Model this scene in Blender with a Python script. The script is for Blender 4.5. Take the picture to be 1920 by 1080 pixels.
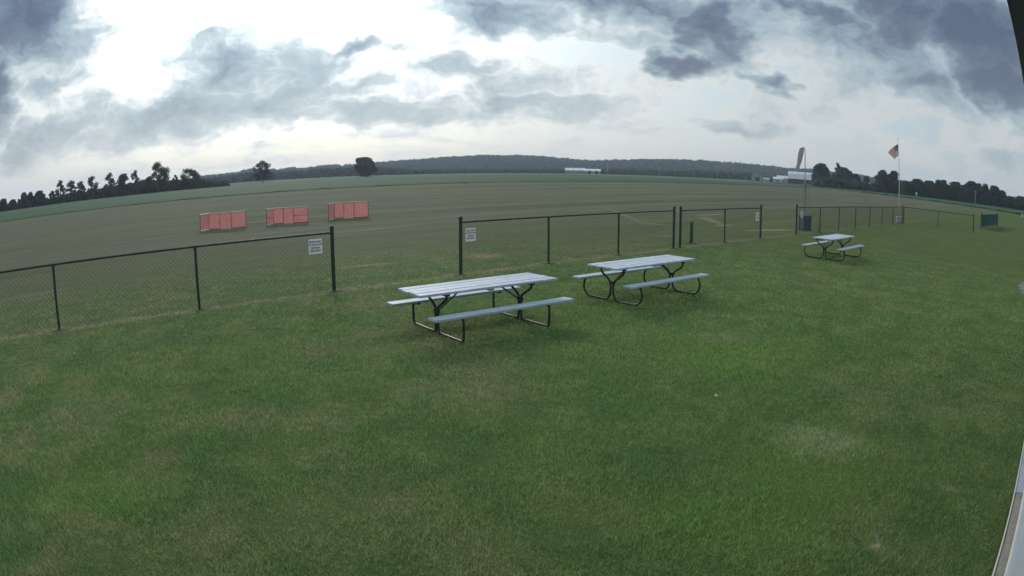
import bpy, math, random
import numpy as np
from mathutils import Vector

R = math.radians
scene = bpy.context.scene
for o in list(bpy.data.objects):
    bpy.data.objects.remove(o)
COL = scene.collection

# ---------------------------------------------------------------- camera (wide security-camera lens with barrel distortion)
CAM_H = 2.465
PITCH = R(10.329)
LENS_A, LENS_B = 8.156343e-4, 7.2907e-11        # theta = A*r + B*r^3, r in photo pixels (1920 wide)
cd = bpy.data.cameras.new("camera")
cam = bpy.data.objects.new("camera", cd)
COL.objects.link(cam)
cam.location = (0, 0, CAM_H)
cam.rotation_euler = (R(90) - PITCH, 0, 0)
cd.type = 'PANO'
cd.sensor_fit = 'HORIZONTAL'
cd.sensor_width = 36.0
cd.clip_start = 0.02
cd.clip_end = 20000
cset = cd if hasattr(cd, 'panorama_type') else cd.cycles
cset.panorama_type = 'FISHEYE_LENS_POLYNOMIAL'
q = 1920 / 36.0
cset.fisheye_fov = R(180)
cset.fisheye_polynomial_k0 = 0.0
cset.fisheye_polynomial_k1 = -LENS_A * q
cset.fisheye_polynomial_k2 = 0.0
cset.fisheye_polynomial_k3 = -LENS_B * q ** 3
cset.fisheye_polynomial_k4 = 0.0
scene.camera = cam

SUN_AZ, SUN_EL = -20.0, 27.0
vs = scene.view_settings
vs.view_transform = 'Standard'
vs.look = 'None'
vs.gamma = 1.0
vs.exposure = 0.22
vs.use_curve_mapping = False
scene.cycles.use_denoising = True
scene.cycles.adaptive_threshold = 0.02
scene.cycles.max_bounces = 3
scene.cycles.diffuse_bounces = 2
scene.cycles.glossy_bounces = 2
scene.cycles.volume_bounces = 0
scene.cycles.transparent_max_bounces = 8


def ray(px, py):
    x, y = px - 960.0, 540.0 - py
    r = math.hypot(x, y) + 1e-9
    th = LENS_A * r + LENS_B * r ** 3
    s, c = math.sin(th), math.cos(th)
    cp, sp = math.cos(PITCH), math.sin(PITCH)
    X, Y = s * x / r, s * y / r
    return Vector((X, Y * sp + c * cp, Y * cp - c * sp))


def azel(px, py):
    d = ray(px, py)
    return math.degrees(math.atan2(d.x, d.y)), math.degrees(math.asin(d.z))


def gp(px, py, z=0.0):
    d = ray(px, py)
    t = (z - CAM_H) / d.z
    return Vector((d.x * t, d.y * t, z))


def polar(az, rho, z=0.0):
    return Vector((rho * math.sin(R(az)), rho * math.cos(R(az)), z))


def z_at(py_el, rho):
    return CAM_H + rho * math.tan(R(py_el))


# the fence line and the building share one direction: s runs along it, t across it (towards the building)
U = Vector((0.763, 0.647, 0)).normalized()
NV = Vector((U.y, -U.x, 0))


def st(s, t, z=0.0):
    p = U * s + NV * t
    return Vector((p.x, p.y, z))


def to_st(p):
    return p.x * U.x + p.y * U.y, p.x * NV.x + p.y * NV.y


# ---------------------------------------------------------------- node helper
class G:
    """tiny expression builder over a node tree"""

    def __init__(self, nt):
        self.nt = nt

    def node(self, typ, **kw):
        n = self.nt.nodes.new(typ)
        for k, v in kw.items():
            setattr(n, k, v)
        return n

    def put(self, sock, v):
        if isinstance(v, bpy.types.NodeSocket):
            self.nt.links.new(v, sock)
        elif isinstance(v, (tuple, list)) and sock.type == 'RGBA' and len(v) == 3:
            sock.default_value = (*v, 1)
        else:
            sock.default_value = v

    def m(self, op, a, b=None, c=None, clamp=False):
        n = self.node('ShaderNodeMath', operation=op, use_clamp=clamp)
        self.put(n.inputs[0], a)
        if b is not None:
            self.put(n.inputs[1], b)
        if c is not None:
            self.put(n.inputs[2], c)
        return n.outputs[0]

    def add(self, a, b): return self.m('ADD', a, b)
    def sub(self, a, b): return self.m('SUBTRACT', a, b)
    def mul(self, a, b): return self.m('MULTIPLY', a, b)
    def mx(self, a, b): return self.m('MAXIMUM', a, b)
    def mn(self, a, b): return self.m('MINIMUM', a, b)

    def vm(self, op, a, b=None, scale=None):
        n = self.node('ShaderNodeVectorMath', operation=op)
        self.put(n.inputs[0], a)
        if b is not None:
            self.put(n.inputs[1], b)
        if scale is not None:
            self.put(n.inputs['Scale'], scale)
        return n.outputs['Value'] if op in ('LENGTH', 'DOT_PRODUCT', 'DISTANCE') else n.outputs['Vector']

    def xyz(self, x, y, z=0.0):
        n = self.node('ShaderNodeCombineXYZ')
        self.put(n.inputs[0], x); self.put(n.inputs[1], y); self.put(n.inputs[2], z)
        return n.outputs[0]

    def sep(self, v):
        n = self.node('ShaderNodeSeparateXYZ')
        self.put(n.inputs[0], v)
        return n.outputs

    def noise(self, vec, scale=1.0, detail=4.0, rough=0.55, dist=0.0, col=False, dim='3D'):
        n = self.node('ShaderNodeTexNoise', noise_dimensions=dim)
        self.put(n.inputs['Vector'], vec)
        n.inputs['Scale'].default_value = scale
        n.inputs['Detail'].default_value = detail
        n.inputs['Roughness'].default_value = rough
        n.inputs['Distortion'].default_value = dist
        return n.outputs['Color'] if col else n.outputs['Fac']

    def ramp(self, v, lo, hi, a=0.0, b=1.0, smooth=True):
        n = self.node('ShaderNodeMapRange', interpolation_type='SMOOTHSTEP' if smooth else 'LINEAR', clamp=True)
        self.put(n.inputs['Value'], v)
        for i, x in zip((1, 2, 3, 4), (lo, hi, a, b)):
            self.put(n.inputs[i], x)
        return n.outputs[0]

    def mix(self, f, a, b, blend='MIX'):
        n = self.node('ShaderNodeMix', data_type='RGBA', blend_type=blend)
        n.clamp_factor = True
        self.put(n.inputs['Factor'], f)
        self.put([i for i in n.inputs if i.name == 'A' and i.type == 'RGBA'][0], a)
        self.put([i for i in n.inputs if i.name == 'B' and i.type == 'RGBA'][0], b)
        return [o for o in n.outputs if o.type == 'RGBA'][0]

    def cramp(self, v, stops):
        n = self.node('ShaderNodeValToRGB')
        self.put(n.inputs[0], v)
        el = n.color_ramp.elements
        while len(el) < len(stops):
            el.new(0.5)
        for e, (p, c) in zip(el, stops):
            e.position = p
            e.color = (*c, 1)
        return n.outputs[0]

    def ellipse(self, vec, cx, cy, rx, ry, rot=0.0):
        n = self.node('ShaderNodeMapping', vector_type='TEXTURE')
        self.put(n.inputs['Vector'], vec)
        n.inputs['Location'].default_value = (cx, cy, 0)
        n.inputs['Rotation'].default_value = (0, 0, rot)
        n.inputs['Scale'].default_value = (rx, ry, 1)
        return self.vm('LENGTH', n.outputs[0])


# ---------------------------------------------------------------- world: physical sky under broken cloud
world = bpy.data.worlds.new("World")
scene.world = world
world.use_nodes = True
nt = world.node_tree
nt.nodes.clear()
g = G(nt)
out = g.node('ShaderNodeOutputWorld')
bg = g.node('ShaderNodeBackground')
nt.links.new(bg.outputs[0], out.inputs[0])
sky = g.node('ShaderNodeTexSky', sky_type='NISHITA', sun_disc=False)
sky.sun_elevation = R(SUN_EL)
sky.sun_rotation = R(SUN_AZ)
sky.air_density = 1.0
sky.dust_density = 1.5
sky.ozone_density = 1.0
SKY_STRENGTH = 0.085
d = g.node('ShaderNodeTexCoord').outputs['Generated']
dx, dy, dz = g.sep(d)
az = g.mul(g.m('ARCTAN2', dx, dy), 180 / math.pi)
el = g.mul(g.m('ARCSINE', dz), 180 / math.pi)
zc = g.add(g.mx(dz, 0.0), 0.14)
plane = g.xyz(g.m('DIVIDE', dx, zc), g.m('DIVIDE', dy, zc), 0.0)
# turbulence that breaks up every cloud bank; features flatten towards the horizon
stretch = g.add(0.15, g.m('DIVIDE', 1.1, g.add(g.mx(el, 0.0), 6.0)))
cv = g.xyz(g.mul(az, 0.11), g.mul(el, g.mul(stretch, 1.0)), 0.0)
wc = g.noise(cv, 1.6, 3, 0.6, 0.0, col=True, dim='2D')
cvw = g.vm('ADD', cv, g.vm('SCALE', g.vm('SUBTRACT', wc, (0.5, 0.5, 0.5)), scale=0.5))
fb = g.noise(cvw, 1.5, 6, 0.60, dim='2D')
fb2 = g.noise(cvw, 6.5, 4, 0.62, dim='2D')
ae = g.vm('ADD', g.xyz(az, el, 0.0), g.vm('MULTIPLY', g.vm('SUBTRACT', wc, (0.5, 0.5, 0.5)), (9.0, 4.0, 0.0)))

CLOUDS = [  # photo-pixel ellipse (cx, cy, rx, ry), tilt in degrees, optical thickness
    (30, 20, 230, 130, 18, 0.88), (0, 160, 80, 150, 15, 0.78),
    (420, 130, 200, 95, 0, 0.54), (540, 130, 170, 90, 0, 0.50), (660, 92, 140, 26, -8, 0.50), (480, 190, 260, 56, 0, 0.52),
    (330, 222, 450, 66, -4, 0.54), (720, 208, 480, 40, 2, 0.46), (90, 255, 210, 62, -20, 0.54), (15, 290, 40, 60, -30, 0.54),
    (110, 165, 100, 60, -20, 0.42), (1000, 194, 240, 40, 3, 0.50), (850, 130, 150, 42, 0, 0.44), (1010, 150, 170, 66, 0, 0.38),
    (1200, 160, 160, 60, 0, 0.27), (1480, 210, 200, 60, 0, 0.30), (700, 165, 200, 36, 0, 0.40),
    (940, 25, 200, 55, 8, 0.58), (1150, 5, 330, 52, 5, 0.70), (1180, 70, 190, 40, 10, 0.44),
    (1350, 50, 100, 125, 6, 0.86), (1300, 125, 115, 34, 8, 0.84), (1445, 160, 90, 24, 14, 0.68),
    (1530, 15, 190, 50, 10, 0.78), (1840, 55, 290, 135, 18, 0.93), (1690, 25, 190, 95, 12, 0.88), (1890, 165, 200, 85, 18, 0.92),
    (1280, 20, 420, 75, 6, 0.58), (1640, 80, 330, 110, 14, 0.66), (1500, 95, 130, 60, 10, 0.34), (1600, 140, 170, 70, 12, 0.50), (1740, 165, 190, 70, 18, 0.64), (1400, 237, 150, 22, 3, 0.48), (1900, 300, 110, 70, 0, 0.50),
    (1800, 235, 90, 60, 0, 0.34),
]
dens = None
for (cx, cy, rx, ry, rot, amp) in CLOUDS:
    a0, e0 = azel(cx, cy)
    L = g.ellipse(ae, a0, e0, rx * 0.0468, ry * 0.0468, -R(rot))
    b = g.ramp(L, 1.42, 0.06, 0.0, amp * 1.04)
    dens = b if dens is None else g.mx(dens, b)
wide = g.noise(plane, 1.15, 4, 0.58, 0.4, dim='2D')
scat = g.ramp(wide, 0.30, 0.72, 0.06, 0.58)
inframe = g.ramp(g.ellipse(g.xyz(az, el, 0.0), 0.0, 4.0, 60.0, 22.0), 1.5, 0.85, 0.0, 1.0)     # beyond the clouds seen, the same broken deck goes on
dens = g.mx(dens, g.mul(scat, g.sub(1.0, g.mul(inframe, 0.60))))
turb = g.add(g.mul(g.sub(fb, 0.5), 0.60), g.mul(g.sub(fb2, 0.5), 0.22))
D = g.add(g.add(dens, 0.03), g.mul(turb, g.ramp(dens, 0.0, 0.45, 0.75, 1.0)))
# sun glow behind the cloud deck
sd = (math.cos(R(SUN_EL)) * math.sin(R(SUN_AZ)), math.cos(R(SUN_EL)) * math.cos(R(SUN_AZ)), math.sin(R(SUN_EL)))
ang = g.mul(g.m('ARCCOSINE', g.mn(g.vm('DOT_PRODUCT', d, sd), 0.99999)), 180 / math.pi)
glow = g.m('EXPONENT', g.mul(g.m('POWER', g.m('DIVIDE', ang, 25.0), 2.0), -1.0))
wideglow = g.m('EXPONENT', g.mul(g.m('POWER', g.m('DIVIDE', ang, 46.0), 2.0), -1.0))
skyc = g.vm('SCALE', sky.outputs[0], scale=SKY_STRENGTH)
air = g.mix(wideglow, (0.33, 0.46, 0.56), (0.66, 0.77, 0.79))
base = g.mix(0.75, skyc, air)
cl = g.cramp(D, [(0.0, (0.52, 0.585, 0.615)), (0.22, (0.64, 0.67, 0.67)), (0.36, (0.53, 0.605, 0.65)),
                 (0.54, (0.36, 0.47, 0.545)), (0.78, (0.165, 0.222, 0.305)), (1.0, (0.100, 0.138, 0.222))])
thin = g.ramp(D, 0.50, 0.14)
gain = g.add(0.84, g.add(g.mul(glow, g.add(g.mul(thin, 1.10), 0.36)), g.mul(wideglow, g.mul(thin, 0.18))))
cl = g.vm('SCALE', cl, scale=gain)
cov = g.ramp(D, 0.06, 0.30)
skycol = g.mix(cov, g.vm('SCALE', base, scale=g.add(1.0, g.mul(glow, 0.9))), cl)
# low pale veil near the horizon
veil = g.m('EXPONENT', g.mul(g.mx(el, 0.0), -0.23))
veilc = g.mix(wideglow, (0.53, 0.55, 0.53), (0.90, 0.85, 0.68))
skycol = g.mix(g.mul(veil, 0.80), skycol, veilc)
nt.links.new(skycol, bg.inputs[0])
bg.inputs[1].default_value = 1.0
world.cycles.sampling_method = 'MANUAL'
world.cycles.sample_map_resolution = 512

# ---------------------------------------------------------------- sun behind cloud
sl = bpy.data.lights.new("sun", 'SUN')
sl.energy = 1.5
sl.angle = R(12)
sl.color = (1.0, 0.95, 0.87)
so = bpy.data.objects.new("sun", sl)
COL.objects.link(so)
so.rotation_euler = (R(90 - SUN_EL), 0, R(180 - SUN_AZ))
so.location = (0, 0, 30)


# ---------------------------------------------------------------- material helpers
def new_mat(name):
    m = bpy.data.materials.new(name)
    m.use_nodes = True
    m.node_tree.nodes.clear()
    gg = G(m.node_tree)
    o = gg.node('ShaderNodeOutputMaterial')
    return m, gg, o


def principled(gg, o, col, rough=0.6, spec=0.3, metal=0.0, bump=None, bstr=0.3, bdist=0.01):
    p = gg.node('ShaderNodeBsdfPrincipled')
    gg.put(p.inputs['Base Color'], col)
    gg.put(p.inputs['Roughness'], rough)
    gg.put(p.inputs['Specular IOR Level'], spec)
    gg.put(p.inputs['Metallic'], metal)
    if bump is not None:
        b = gg.node('ShaderNodeBump')
        b.inputs['Strength'].default_value = bstr
        b.inputs['Distance'].default_value = bdist
        gg.put(b.inputs['Height'], bump)
        gg.nt.links.new(b.outputs[0], p.inputs['Normal'])
    gg.nt.links.new(p.outputs[0], o.inputs[0])
    return p


def simple(name, col, col2=None, rough=0.6, spec=0.3, metal=0.0, scale=6.0, bstr=0.2, bdist=0.004, objspace=True):
    m, gg, o = new_mat(name)
    tc = gg.node('ShaderNodeTexCoord').outputs['Object'] if objspace else gg.node('ShaderNodeNewGeometry').outputs['Position']
    n = gg.noise(tc, scale, 6, 0.6)
    n2 = gg.noise(tc, scale * 7, 3, 0.6)
    c2 = col2 or tuple(x * 0.72 for x in col)
    c = gg.mix(gg.ramp(gg.add(gg.mul(n, 0.7), gg.mul(n2, 0.3)), 0.38, 0.62), col, c2)
    principled(gg, o, c, rough, spec, metal, n2, bstr, bdist)
    return m


def ground_fields(gg):
    pos = gg.node('ShaderNodeNewGeometry').outputs['Position']
    s = gg.vm('DOT_PRODUCT', pos, tuple(U))
    t = gg.vm('DOT_PRODUCT', pos, tuple(NV))
    return pos, s, t


def gpst(px, py):
    return to_st(gp(px, py))


def patch_from_px(x0, y0, x1, y1, w):
    a, b = gpst(x0, y0), gpst(x1, y1)
    L = math.hypot(b[0] - a[0], b[1] - a[1])
    return ((a[0] + b[0]) / 2, (a[1] + b[1]) / 2, L / 2, w, math.atan2(b[1] - a[1], b[0] - a[0]))


BARE = [  # worn soil and straw: (patch, colour, strength)
    (patch_from_px(618, 437, 760, 425, 0.30), (0.27, 0.22, 0.16), 0.62),
    (patch_from_px(625, 503, 742, 493, 0.10), (0.25, 0.21, 0.15), 0.70),
    (patch_from_px(880, 484, 935, 476, 0.50), (0.26, 0.18, 0.14), 0.60),
    (patch_from_px(1142, 391, 1205, 418, 0.16), (0.26, 0.24, 0.17), 0.60),
    (patch_from_px(1195, 416, 1256, 424, 0.22), (0.26, 0.24, 0.17), 0.50),
    (patch_from_px(1308, 404, 1358, 401, 0.35), (0.32, 0.27, 0.20), 0.62),
    (patch_from_px(1318, 407, 1350, 420, 0.35), (0.32, 0.25, 0.19), 0.65),
    (patch_from_px(1346, 424, 1368, 421, 0.30), (0.32, 0.26, 0.20), 0.60),
    (patch_from_px(1400, 432, 1484, 431, 0.30), (0.33, 0.27, 0.20), 0.75),
    (patch_from_px(1436, 436, 1478, 436, 0.25), (0.20, 0.12, 0.09), 0.60),
    (patch_from_px(1234, 441, 1258, 442, 0.22), (0.27, 0.22, 0.17), 0.60),
    (patch_from_px(1090, 470, 1250, 455, 0.55), (0.17, 0.13, 0.09), 0.45),
    (patch_from_px(0, 563, 130, 541, 0.28), (0.20, 0.18, 0.14), 0.60),
    (patch_from_px(1636, 1010, 1652, 1010, 0.06), (0.22, 0.20, 0.15), 0.70),
    (patch_from_px(1632, 1027, 1656, 1027, 0.05), (0.30, 0.26, 0.21), 0.95),
    (patch_from_px(1455, 820, 1625, 838, 0.42), (0.175, 0.185, 0.105), 0.85), (patch_from_px(1575, 828, 1615, 840, 0.14), (0.22, 0.20, 0.14), 0.30),
    (patch_from_px(380, 790, 520, 775, 0.32), (0.17, 0.14, 0.09), 0.50),
    (patch_from_px(265, 850, 330, 870, 0.26), (0.18, 0.15, 0.10), 0.50),
    (patch_from_px(80, 780, 150, 770, 0.25), (0.18, 0.15, 0.10), 0.45),
    (patch_from_px(540, 662, 660, 655, 0.5), (0.16, 0.13, 0.09), 0.45),
    (patch_from_px(1300, 640, 1420, 626, 0.35), (0.15, 0.13, 0.09), 0.35),
    (patch_from_px(860, 745, 1000, 735, 0.30), (0.15, 0.13, 0.09), 0.35),
    (patch_from_px(1755, 921, 1800, 917, 0.07), (0.22, 0.17, 0.13), 0.45),
]
LUSH = [patch_from_px(1380, 870, 1660, 905, 0.75), patch_from_px(1180, 960, 1560, 1000, 0.45), patch_from_px(1480, 815, 1560, 830, 0.25),
        patch_from_px(60, 950, 300, 900, 0.5), patch_from_px(1250, 680, 1500, 650, 1.2)]


def turf_colour(gg, blades=False):
    pos, s, t = ground_fields(gg)
    stv = gg.xyz(s, t, 0.0)
    big = gg.noise(pos, 0.30, 5, 0.6, 0.4, dim='2D')
    mid = gg.noise(pos, 1.3, 5, 0.62, 0.3, dim='2D')
    sml = gg.noise(pos, 9.0, 4, 0.65, dim='2D')
    micro = gg.noise(pos, 55.0, 3, 0.65, dim='2D')
    green = gg.mix(gg.ramp(mid, 0.36, 0.64), (0.066, 0.104, 0.036), (0.088, 0.122, 0.042))
    dry = gg.mix(gg.ramp(sml, 0.35, 0.65), (0.120, 0.118, 0.062), (0.160, 0.142, 0.088))
    f = gg.ramp(gg.add(gg.mul(big, 0.62), gg.add(gg.mul(mid, 0.30), gg.mul(sml, 0.12))), 0.47, 0.66)
    px_ = gg.sep(pos)[0]
    lawn = gg.mix(gg.mul(f, gg.ramp(px_, -7.0, 5.0, 0.50, 0.22)), green, dry)
    wig = gg.mul(gg.sub(mid, 0.5), 1.3)
    for (cx, cy, rx, ry, rot) in LUSH:
        L = gg.add(gg.ellipse(stv, cx, cy, rx, ry, rot), wig)
        lawn = gg.mix(gg.ramp(L, 1.5, 0.3, 0.0, 0.55), lawn, (0.090, 0.140, 0.036))
    # mown airfield: thinner, drier turf combed into swaths parallel to the fence
    sv = gg.xyz(gg.mul(s, 0.022), gg.mul(t, 0.50), 0.0)
    swath = gg.noise(sv, 1.0, 6, 0.62, 0.25, dim='2D')
    sv2 = gg.xyz(gg.mul(s, 0.12), gg.mul(t, 1.7), 4.0)
    swath2 = gg.noise(sv2, 1.0, 5, 0.62, 0.15, dim='2D')
    far = gg.noise(pos, 0.035, 4, 0.55, dim='2D')
    fld = gg.mix(gg.ramp(swath, 0.34, 0.66), (0.088, 0.108, 0.064), (0.140, 0.146, 0.098))
    fld = gg.mix(gg.ramp(swath2, 0.52, 0.74, 0.0, 0.42), fld, (0.210, 0.198, 0.138))
    fld = gg.mix(gg.ramp(swath2, 0.48, 0.28, 0.0, 0.50), fld, (0.062, 0.084, 0.046))
    sv3 = gg.xyz(gg.mul(s, 0.008), gg.mul(t, 0.20), 8.0)
    swath3 = gg.noise(sv3, 1.0, 4, 0.7, 0.1, dim='2D')
    fld = gg.mix(gg.ramp(swath3, 0.50, 0.34, 0.0, 0.38), fld, (0.062, 0.082, 0.054))
    fld = gg.mix(gg.ramp(swath3, 0.56, 0.72, 0.0, 0.30), fld, (0.205, 0.190, 0.145))
    fld = gg.mix(gg.ramp(far, 0.42, 0.62, 0.0, 0.40), fld, (0.140, 0.130, 0.098))
    fld = gg.mix(gg.ramp(mid, 0.58, 0.78, 0.0, 0.35), fld, (0.06, 0.09, 0.035))
    if not blades:
        lawn = gg.vm('SCALE', lawn, scale=1.14)
    near = gg.ramp(gg.add(t, gg.mul(gg.sub(big, 0.5), 12.0)), -30.0, -8.0)
    col = gg.mix(near, fld, lawn)
    # herbicide strip under the fence
    dist = gg.m('ABSOLUTE', gg.add(gg.add(t, 12.42), gg.mul(gg.sub(mid, 0.5), 0.55)))
    strip = gg.mul(gg.ramp(dist, 0.34, 0.05), gg.ramp(sml, 0.32, 0.60))
    col = gg.mix(gg.mul(strip, 0.75), col, (0.20, 0.165, 0.115))
    wig2 = gg.add(gg.mul(gg.sub(mid, 0.5), 1.1), gg.mul(gg.sub(sml, 0.5), 1.0))
    for (cx, cy, rx, ry, rot), c, k in BARE:
        if blades and (cy < -16 or cx * cx + cy * cy > 650):
            continue
        L = gg.add(gg.ellipse(stv, cx, cy, rx * 1.1, ry * 1.1, rot), wig2)
        col = gg.mix(gg.ramp(L, 1.35, 0.30, 0.0, k * (0.62 if cy > -11.5 else 1.0)), col, c)
    if blades:
        return col, pos, sml, micro
    # gravel beside the building end
    gl = gg.add(gg.ellipse(stv, *GRAVEL), wig2)
    col = gg.mix(gg.ramp(gl, 1.3, 0.4, 0.0, 0.6), col, gg.mix(micro, (0.15, 0.14, 0.14), (0.30, 0.27, 0.265)))
    return col, pos, sml, micro


a_, b_ = gpst(1887, 545), gpst(1935, 538)
GRAVEL = ((a_[0] + b_[0]) / 2 + 0.3, -0.15, 1.5, 0.30, 0.0)

m, gg, o = new_mat("turf")
c, pos, sml, micro = turf_colour(gg)
c = gg.mix(gg.ramp(gg.noise(pos, 24.0, 4, 0.7), 0.35, 0.68, 0.0, 0.40), c, gg.vm('SCALE', c, scale=0.62))
h = gg.add(gg.mul(micro, 0.6), gg.mul(sml, 0.6))
principled(gg, o, c, 0.95, 0.05, 0, h, 0.55, 0.05)
TURF = m

m, gg, o = new_mat("grass_blade")
c, pos, sml, micro = turf_colour(gg, True)
at = gg.node('ShaderNodeAttribute', attribute_name='shade').outputs['Fac']
c = gg.vm('SCALE', c, scale=gg.ramp(at, 0.0, 1.0, 0.9, 4.0, smooth=False))
c = gg.vm('MULTIPLY', c, (1.27, 1.33, 1.43))
c = gg.mix(gg.ramp(at, 0.88, 0.97, 0.0, 0.6), c, (0.38, 0.35, 0.22))
df = gg.node('ShaderNodeBsdfDiffuse'); gg.put(df.inputs[0], c)
tr = gg.node('ShaderNodeBsdfTranslucent'); gg.put(tr.inputs[0], c)
gs = gg.node('ShaderNodeBsdfGlossy'); gg.put(gs.inputs[0], (0.5, 0.55, 0.5)); gs.inputs['Roughness'].default_value = 0.5
mx1 = gg.node('ShaderNodeMixShader'); mx1.inputs[0].default_value = 0.35
gg.nt.links.new(df.outputs[0], mx1.inputs[1]); gg.nt.links.new(tr.outputs[0], mx1.inputs[2])
mx2 = gg.node('ShaderNodeMixShader'); mx2.inputs[0].default_value = 0.04
gg.nt.links.new(mx1.outputs[0], mx2.inputs[1]); gg.nt.links.new(gs.outputs[0], mx2.inputs[2])
gg.nt.links.new(mx2.outputs[0], o.inputs[0])
BLADE = m

m, gg, o = new_mat("crop_leaf")
pos, s, t = ground_fields(gg)
rows = gg.noise(gg.xyz(gg.mul(s, 0.02), gg.mul(t, 0.22), 0.0), 1.0, 5, 0.6)
n = gg.noise(pos, 0.8, 5, 0.65)
nb = gg.noise(pos, 0.012, 3, 0.5)
c = gg.mix(gg.ramp(gg.add(gg.mul(rows, 0.6), gg.mul(n, 0.4)), 0.36, 0.64), (0.028, 0.072, 0.036), (0.046, 0.094, 0.050))
c = gg.mix(gg.ramp(nb, 0.45, 0.62, 0, 0.5), c, (0.056, 0.102, 0.048))
principled(gg, o, c, 0.9, 0.08, 0, n, 0.6, 0.25)
CROP = m


def foliage(name, c1, c2, c3=None, transl=0.25, sc=0.35):
    m, gg, o = new_mat(name)
    pos = gg.node('ShaderNodeNewGeometry').outputs['Position']
    n = gg.noise(pos, sc, 5, 0.65)
    n2 = gg.noise(pos, sc * 5, 3, 0.6)
    c = gg.mix(gg.ramp(gg.add(gg.mul(n, 0.65), gg.mul(n2, 0.35)), 0.36, 0.64), c1, c2)
    if c3:
        c = gg.mix(gg.ramp(gg.noise(pos, sc * 0.22, 3, 0.5), 0.50, 0.66, 0, 0.7), c, c3)
    df = gg.node('ShaderNodeBsdfDiffuse'); gg.put(df.inputs[0], c)
    tr = gg.node('ShaderNodeBsdfTranslucent'); gg.put(tr.inputs[0], c)
    mx = gg.node('ShaderNodeMixShader'); mx.inputs[0].default_value = transl
    gg.nt.links.new(df.outputs[0], mx.inputs[1]); gg.nt.links.new(tr.outputs[0], mx.inputs[2])
    gg.nt.links.new(mx.outputs[0], o.inputs[0])
    return m


LEAF_DARK = foliage("leaf_dark", (0.056, 0.080, 0.058), (0.094, 0.118, 0.078), transl=0.4)
LEAF_MID = foliage("leaf_mid", (0.060, 0.090, 0.045), (0.096, 0.130, 0.062), transl=0.4)
LEAF_OLIVE = foliage("leaf_olive", (0.052, 0.062, 0.036), (0.085, 0.092, 0.054), transl=0.2)
FOREST = foliage("forest_leaf", (0.026, 0.042, 0.022), (0.060, 0.084, 0.040), (0.074, 0.098, 0.044), transl=0.05, sc=0.06)
BARK = simple("bark", (0.09, 0.075, 0.06), rough=0.9, spec=0.1, scale=2.0)
GREEN_METAL = simple("green_vinyl_pipe", (0.018, 0.046, 0.038), (0.028, 0.060, 0.050), rough=0.42, spec=0.4, scale=9)
WIRE = simple("green_wire", (0.022, 0.052, 0.047), (0.032, 0.064, 0.058), rough=0.5, spec=0.35, scale=9)
WINDSCREEN = foliage("teal_windscreen_cloth", (0.034, 0.078, 0.082), (0.044, 0.090, 0.095), transl=0.3, sc=2.0)
SOIL = simple("soil", (0.075, 0.060, 0.048), (0.11, 0.09, 0.07), rough=0.95, spec=0.05, scale=14)
BLACK_PIPE = simple("dark_steel_pipe", (0.020, 0.023, 0.024), (0.040, 0.038, 0.035), rough=0.45, spec=0.45, scale=12)
SIGN_WHITE = simple("sign_white", (0.90, 0.90, 0.92), (0.85, 0.85, 0.88), rough=0.4, spec=0.4, scale=5)
INK = simple("sign_ink", (0.035, 0.04, 0.07), rough=0.5)
ORANGE = foliage("orange_net", (0.80, 0.31, 0.315), (0.68, 0.26, 0.275), transl=0.45, sc=3.0)
PALE_PIPE = simple("pale_pipe", (0.55, 0.55, 0.53), (0.42, 0.42, 0.41), rough=0.5, scale=8)
RUST_PIPE = simple("reddish_pipe", (0.20, 0.09, 0.09), (0.15, 0.08, 0.08), rough=0.7, scale=8)
GALV = simple("galvanised_steel", (0.33, 0.35, 0.37), (0.24, 0.26, 0.28), rough=0.45, spec=0.5, metal=0.4, scale=10)
ALU = simple("white_aluminium", (0.66, 0.67, 0.68), (0.55, 0.56, 0.58), rough=0.35, spec=0.5, scale=6)
SOCK = foliage("windsock_cloth", (0.60, 0.55, 0.58), (0.54, 0.50, 0.54), transl=0.45, sc=2.0)
BIN = simple("bin_plastic", (0.050, 0.092, 0.112), (0.038, 0.074, 0.092), rough=0.55, scale=5)
BOX_GREY = simple("pale_box", (0.50, 0.53, 0.58), (0.42, 0.45, 0.50), rough=0.5, scale=5)
POST_GREEN = simple("green_post_paint", (0.03, 0.12, 0.075), (0.025, 0.09, 0.06), rough=0.55, scale=6)
ROOF_WHITE = simple("barn_roof_metal", (0.66, 0.70, 0.75), (0.55, 0.60, 0.66), rough=0.4, spec=0.5, scale=0.3)
BARN_RED = simple("barn_red", (0.14, 0.050, 0.055), (0.11, 0.042, 0.048), rough=0.8, scale=0.5)
FARM_WHITE = simple("farm_white", (0.52, 0.54, 0.57), (0.44, 0.46, 0.49), rough=0.7, scale=0.5)
FARM_GREY = simple("farm_grey", (0.30, 0.31, 0.33), (0.24, 0.25, 0.27), rough=0.7, scale=0.5)
DARK_GLASS = simple("dark_glass", (0.02, 0.025, 0.03), rough=0.1, spec=0.6)
CONCRETE = simple("concrete", (0.30, 0.28, 0.25), (0.23, 0.215, 0.20), rough=0.9, spec=0.1, scale=9, bstr=0.4)
SIDING = simple("white_siding", (0.36, 0.405, 0.49), (0.31, 0.35, 0.43), rough=0.45, spec=0.4, scale=3)
TRIM = simple("white_trim", (0.62, 0.63, 0.60), (0.54, 0.55, 0.53), rough=0.45, spec=0.4, scale=6)
SOFFIT = simple("soffit_dark", (0.055, 0.056, 0.05), (0.075, 0.075, 0.065), rough=0.6, scale=6)
FASCIA = simple("fascia_dark", (0.016, 0.017, 0.032), (0.022, 0.022, 0.038), rough=0.5, scale=6)
SHINGLE = simple("roof_metal_grey", (0.16, 0.165, 0.17), (0.12, 0.125, 0.13), rough=0.6, scale=2)
STONE = simple("gravel_stone", (0.46, 0.41, 0.40), (0.28, 0.26, 0.26), rough=0.9, scale=3)
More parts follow.
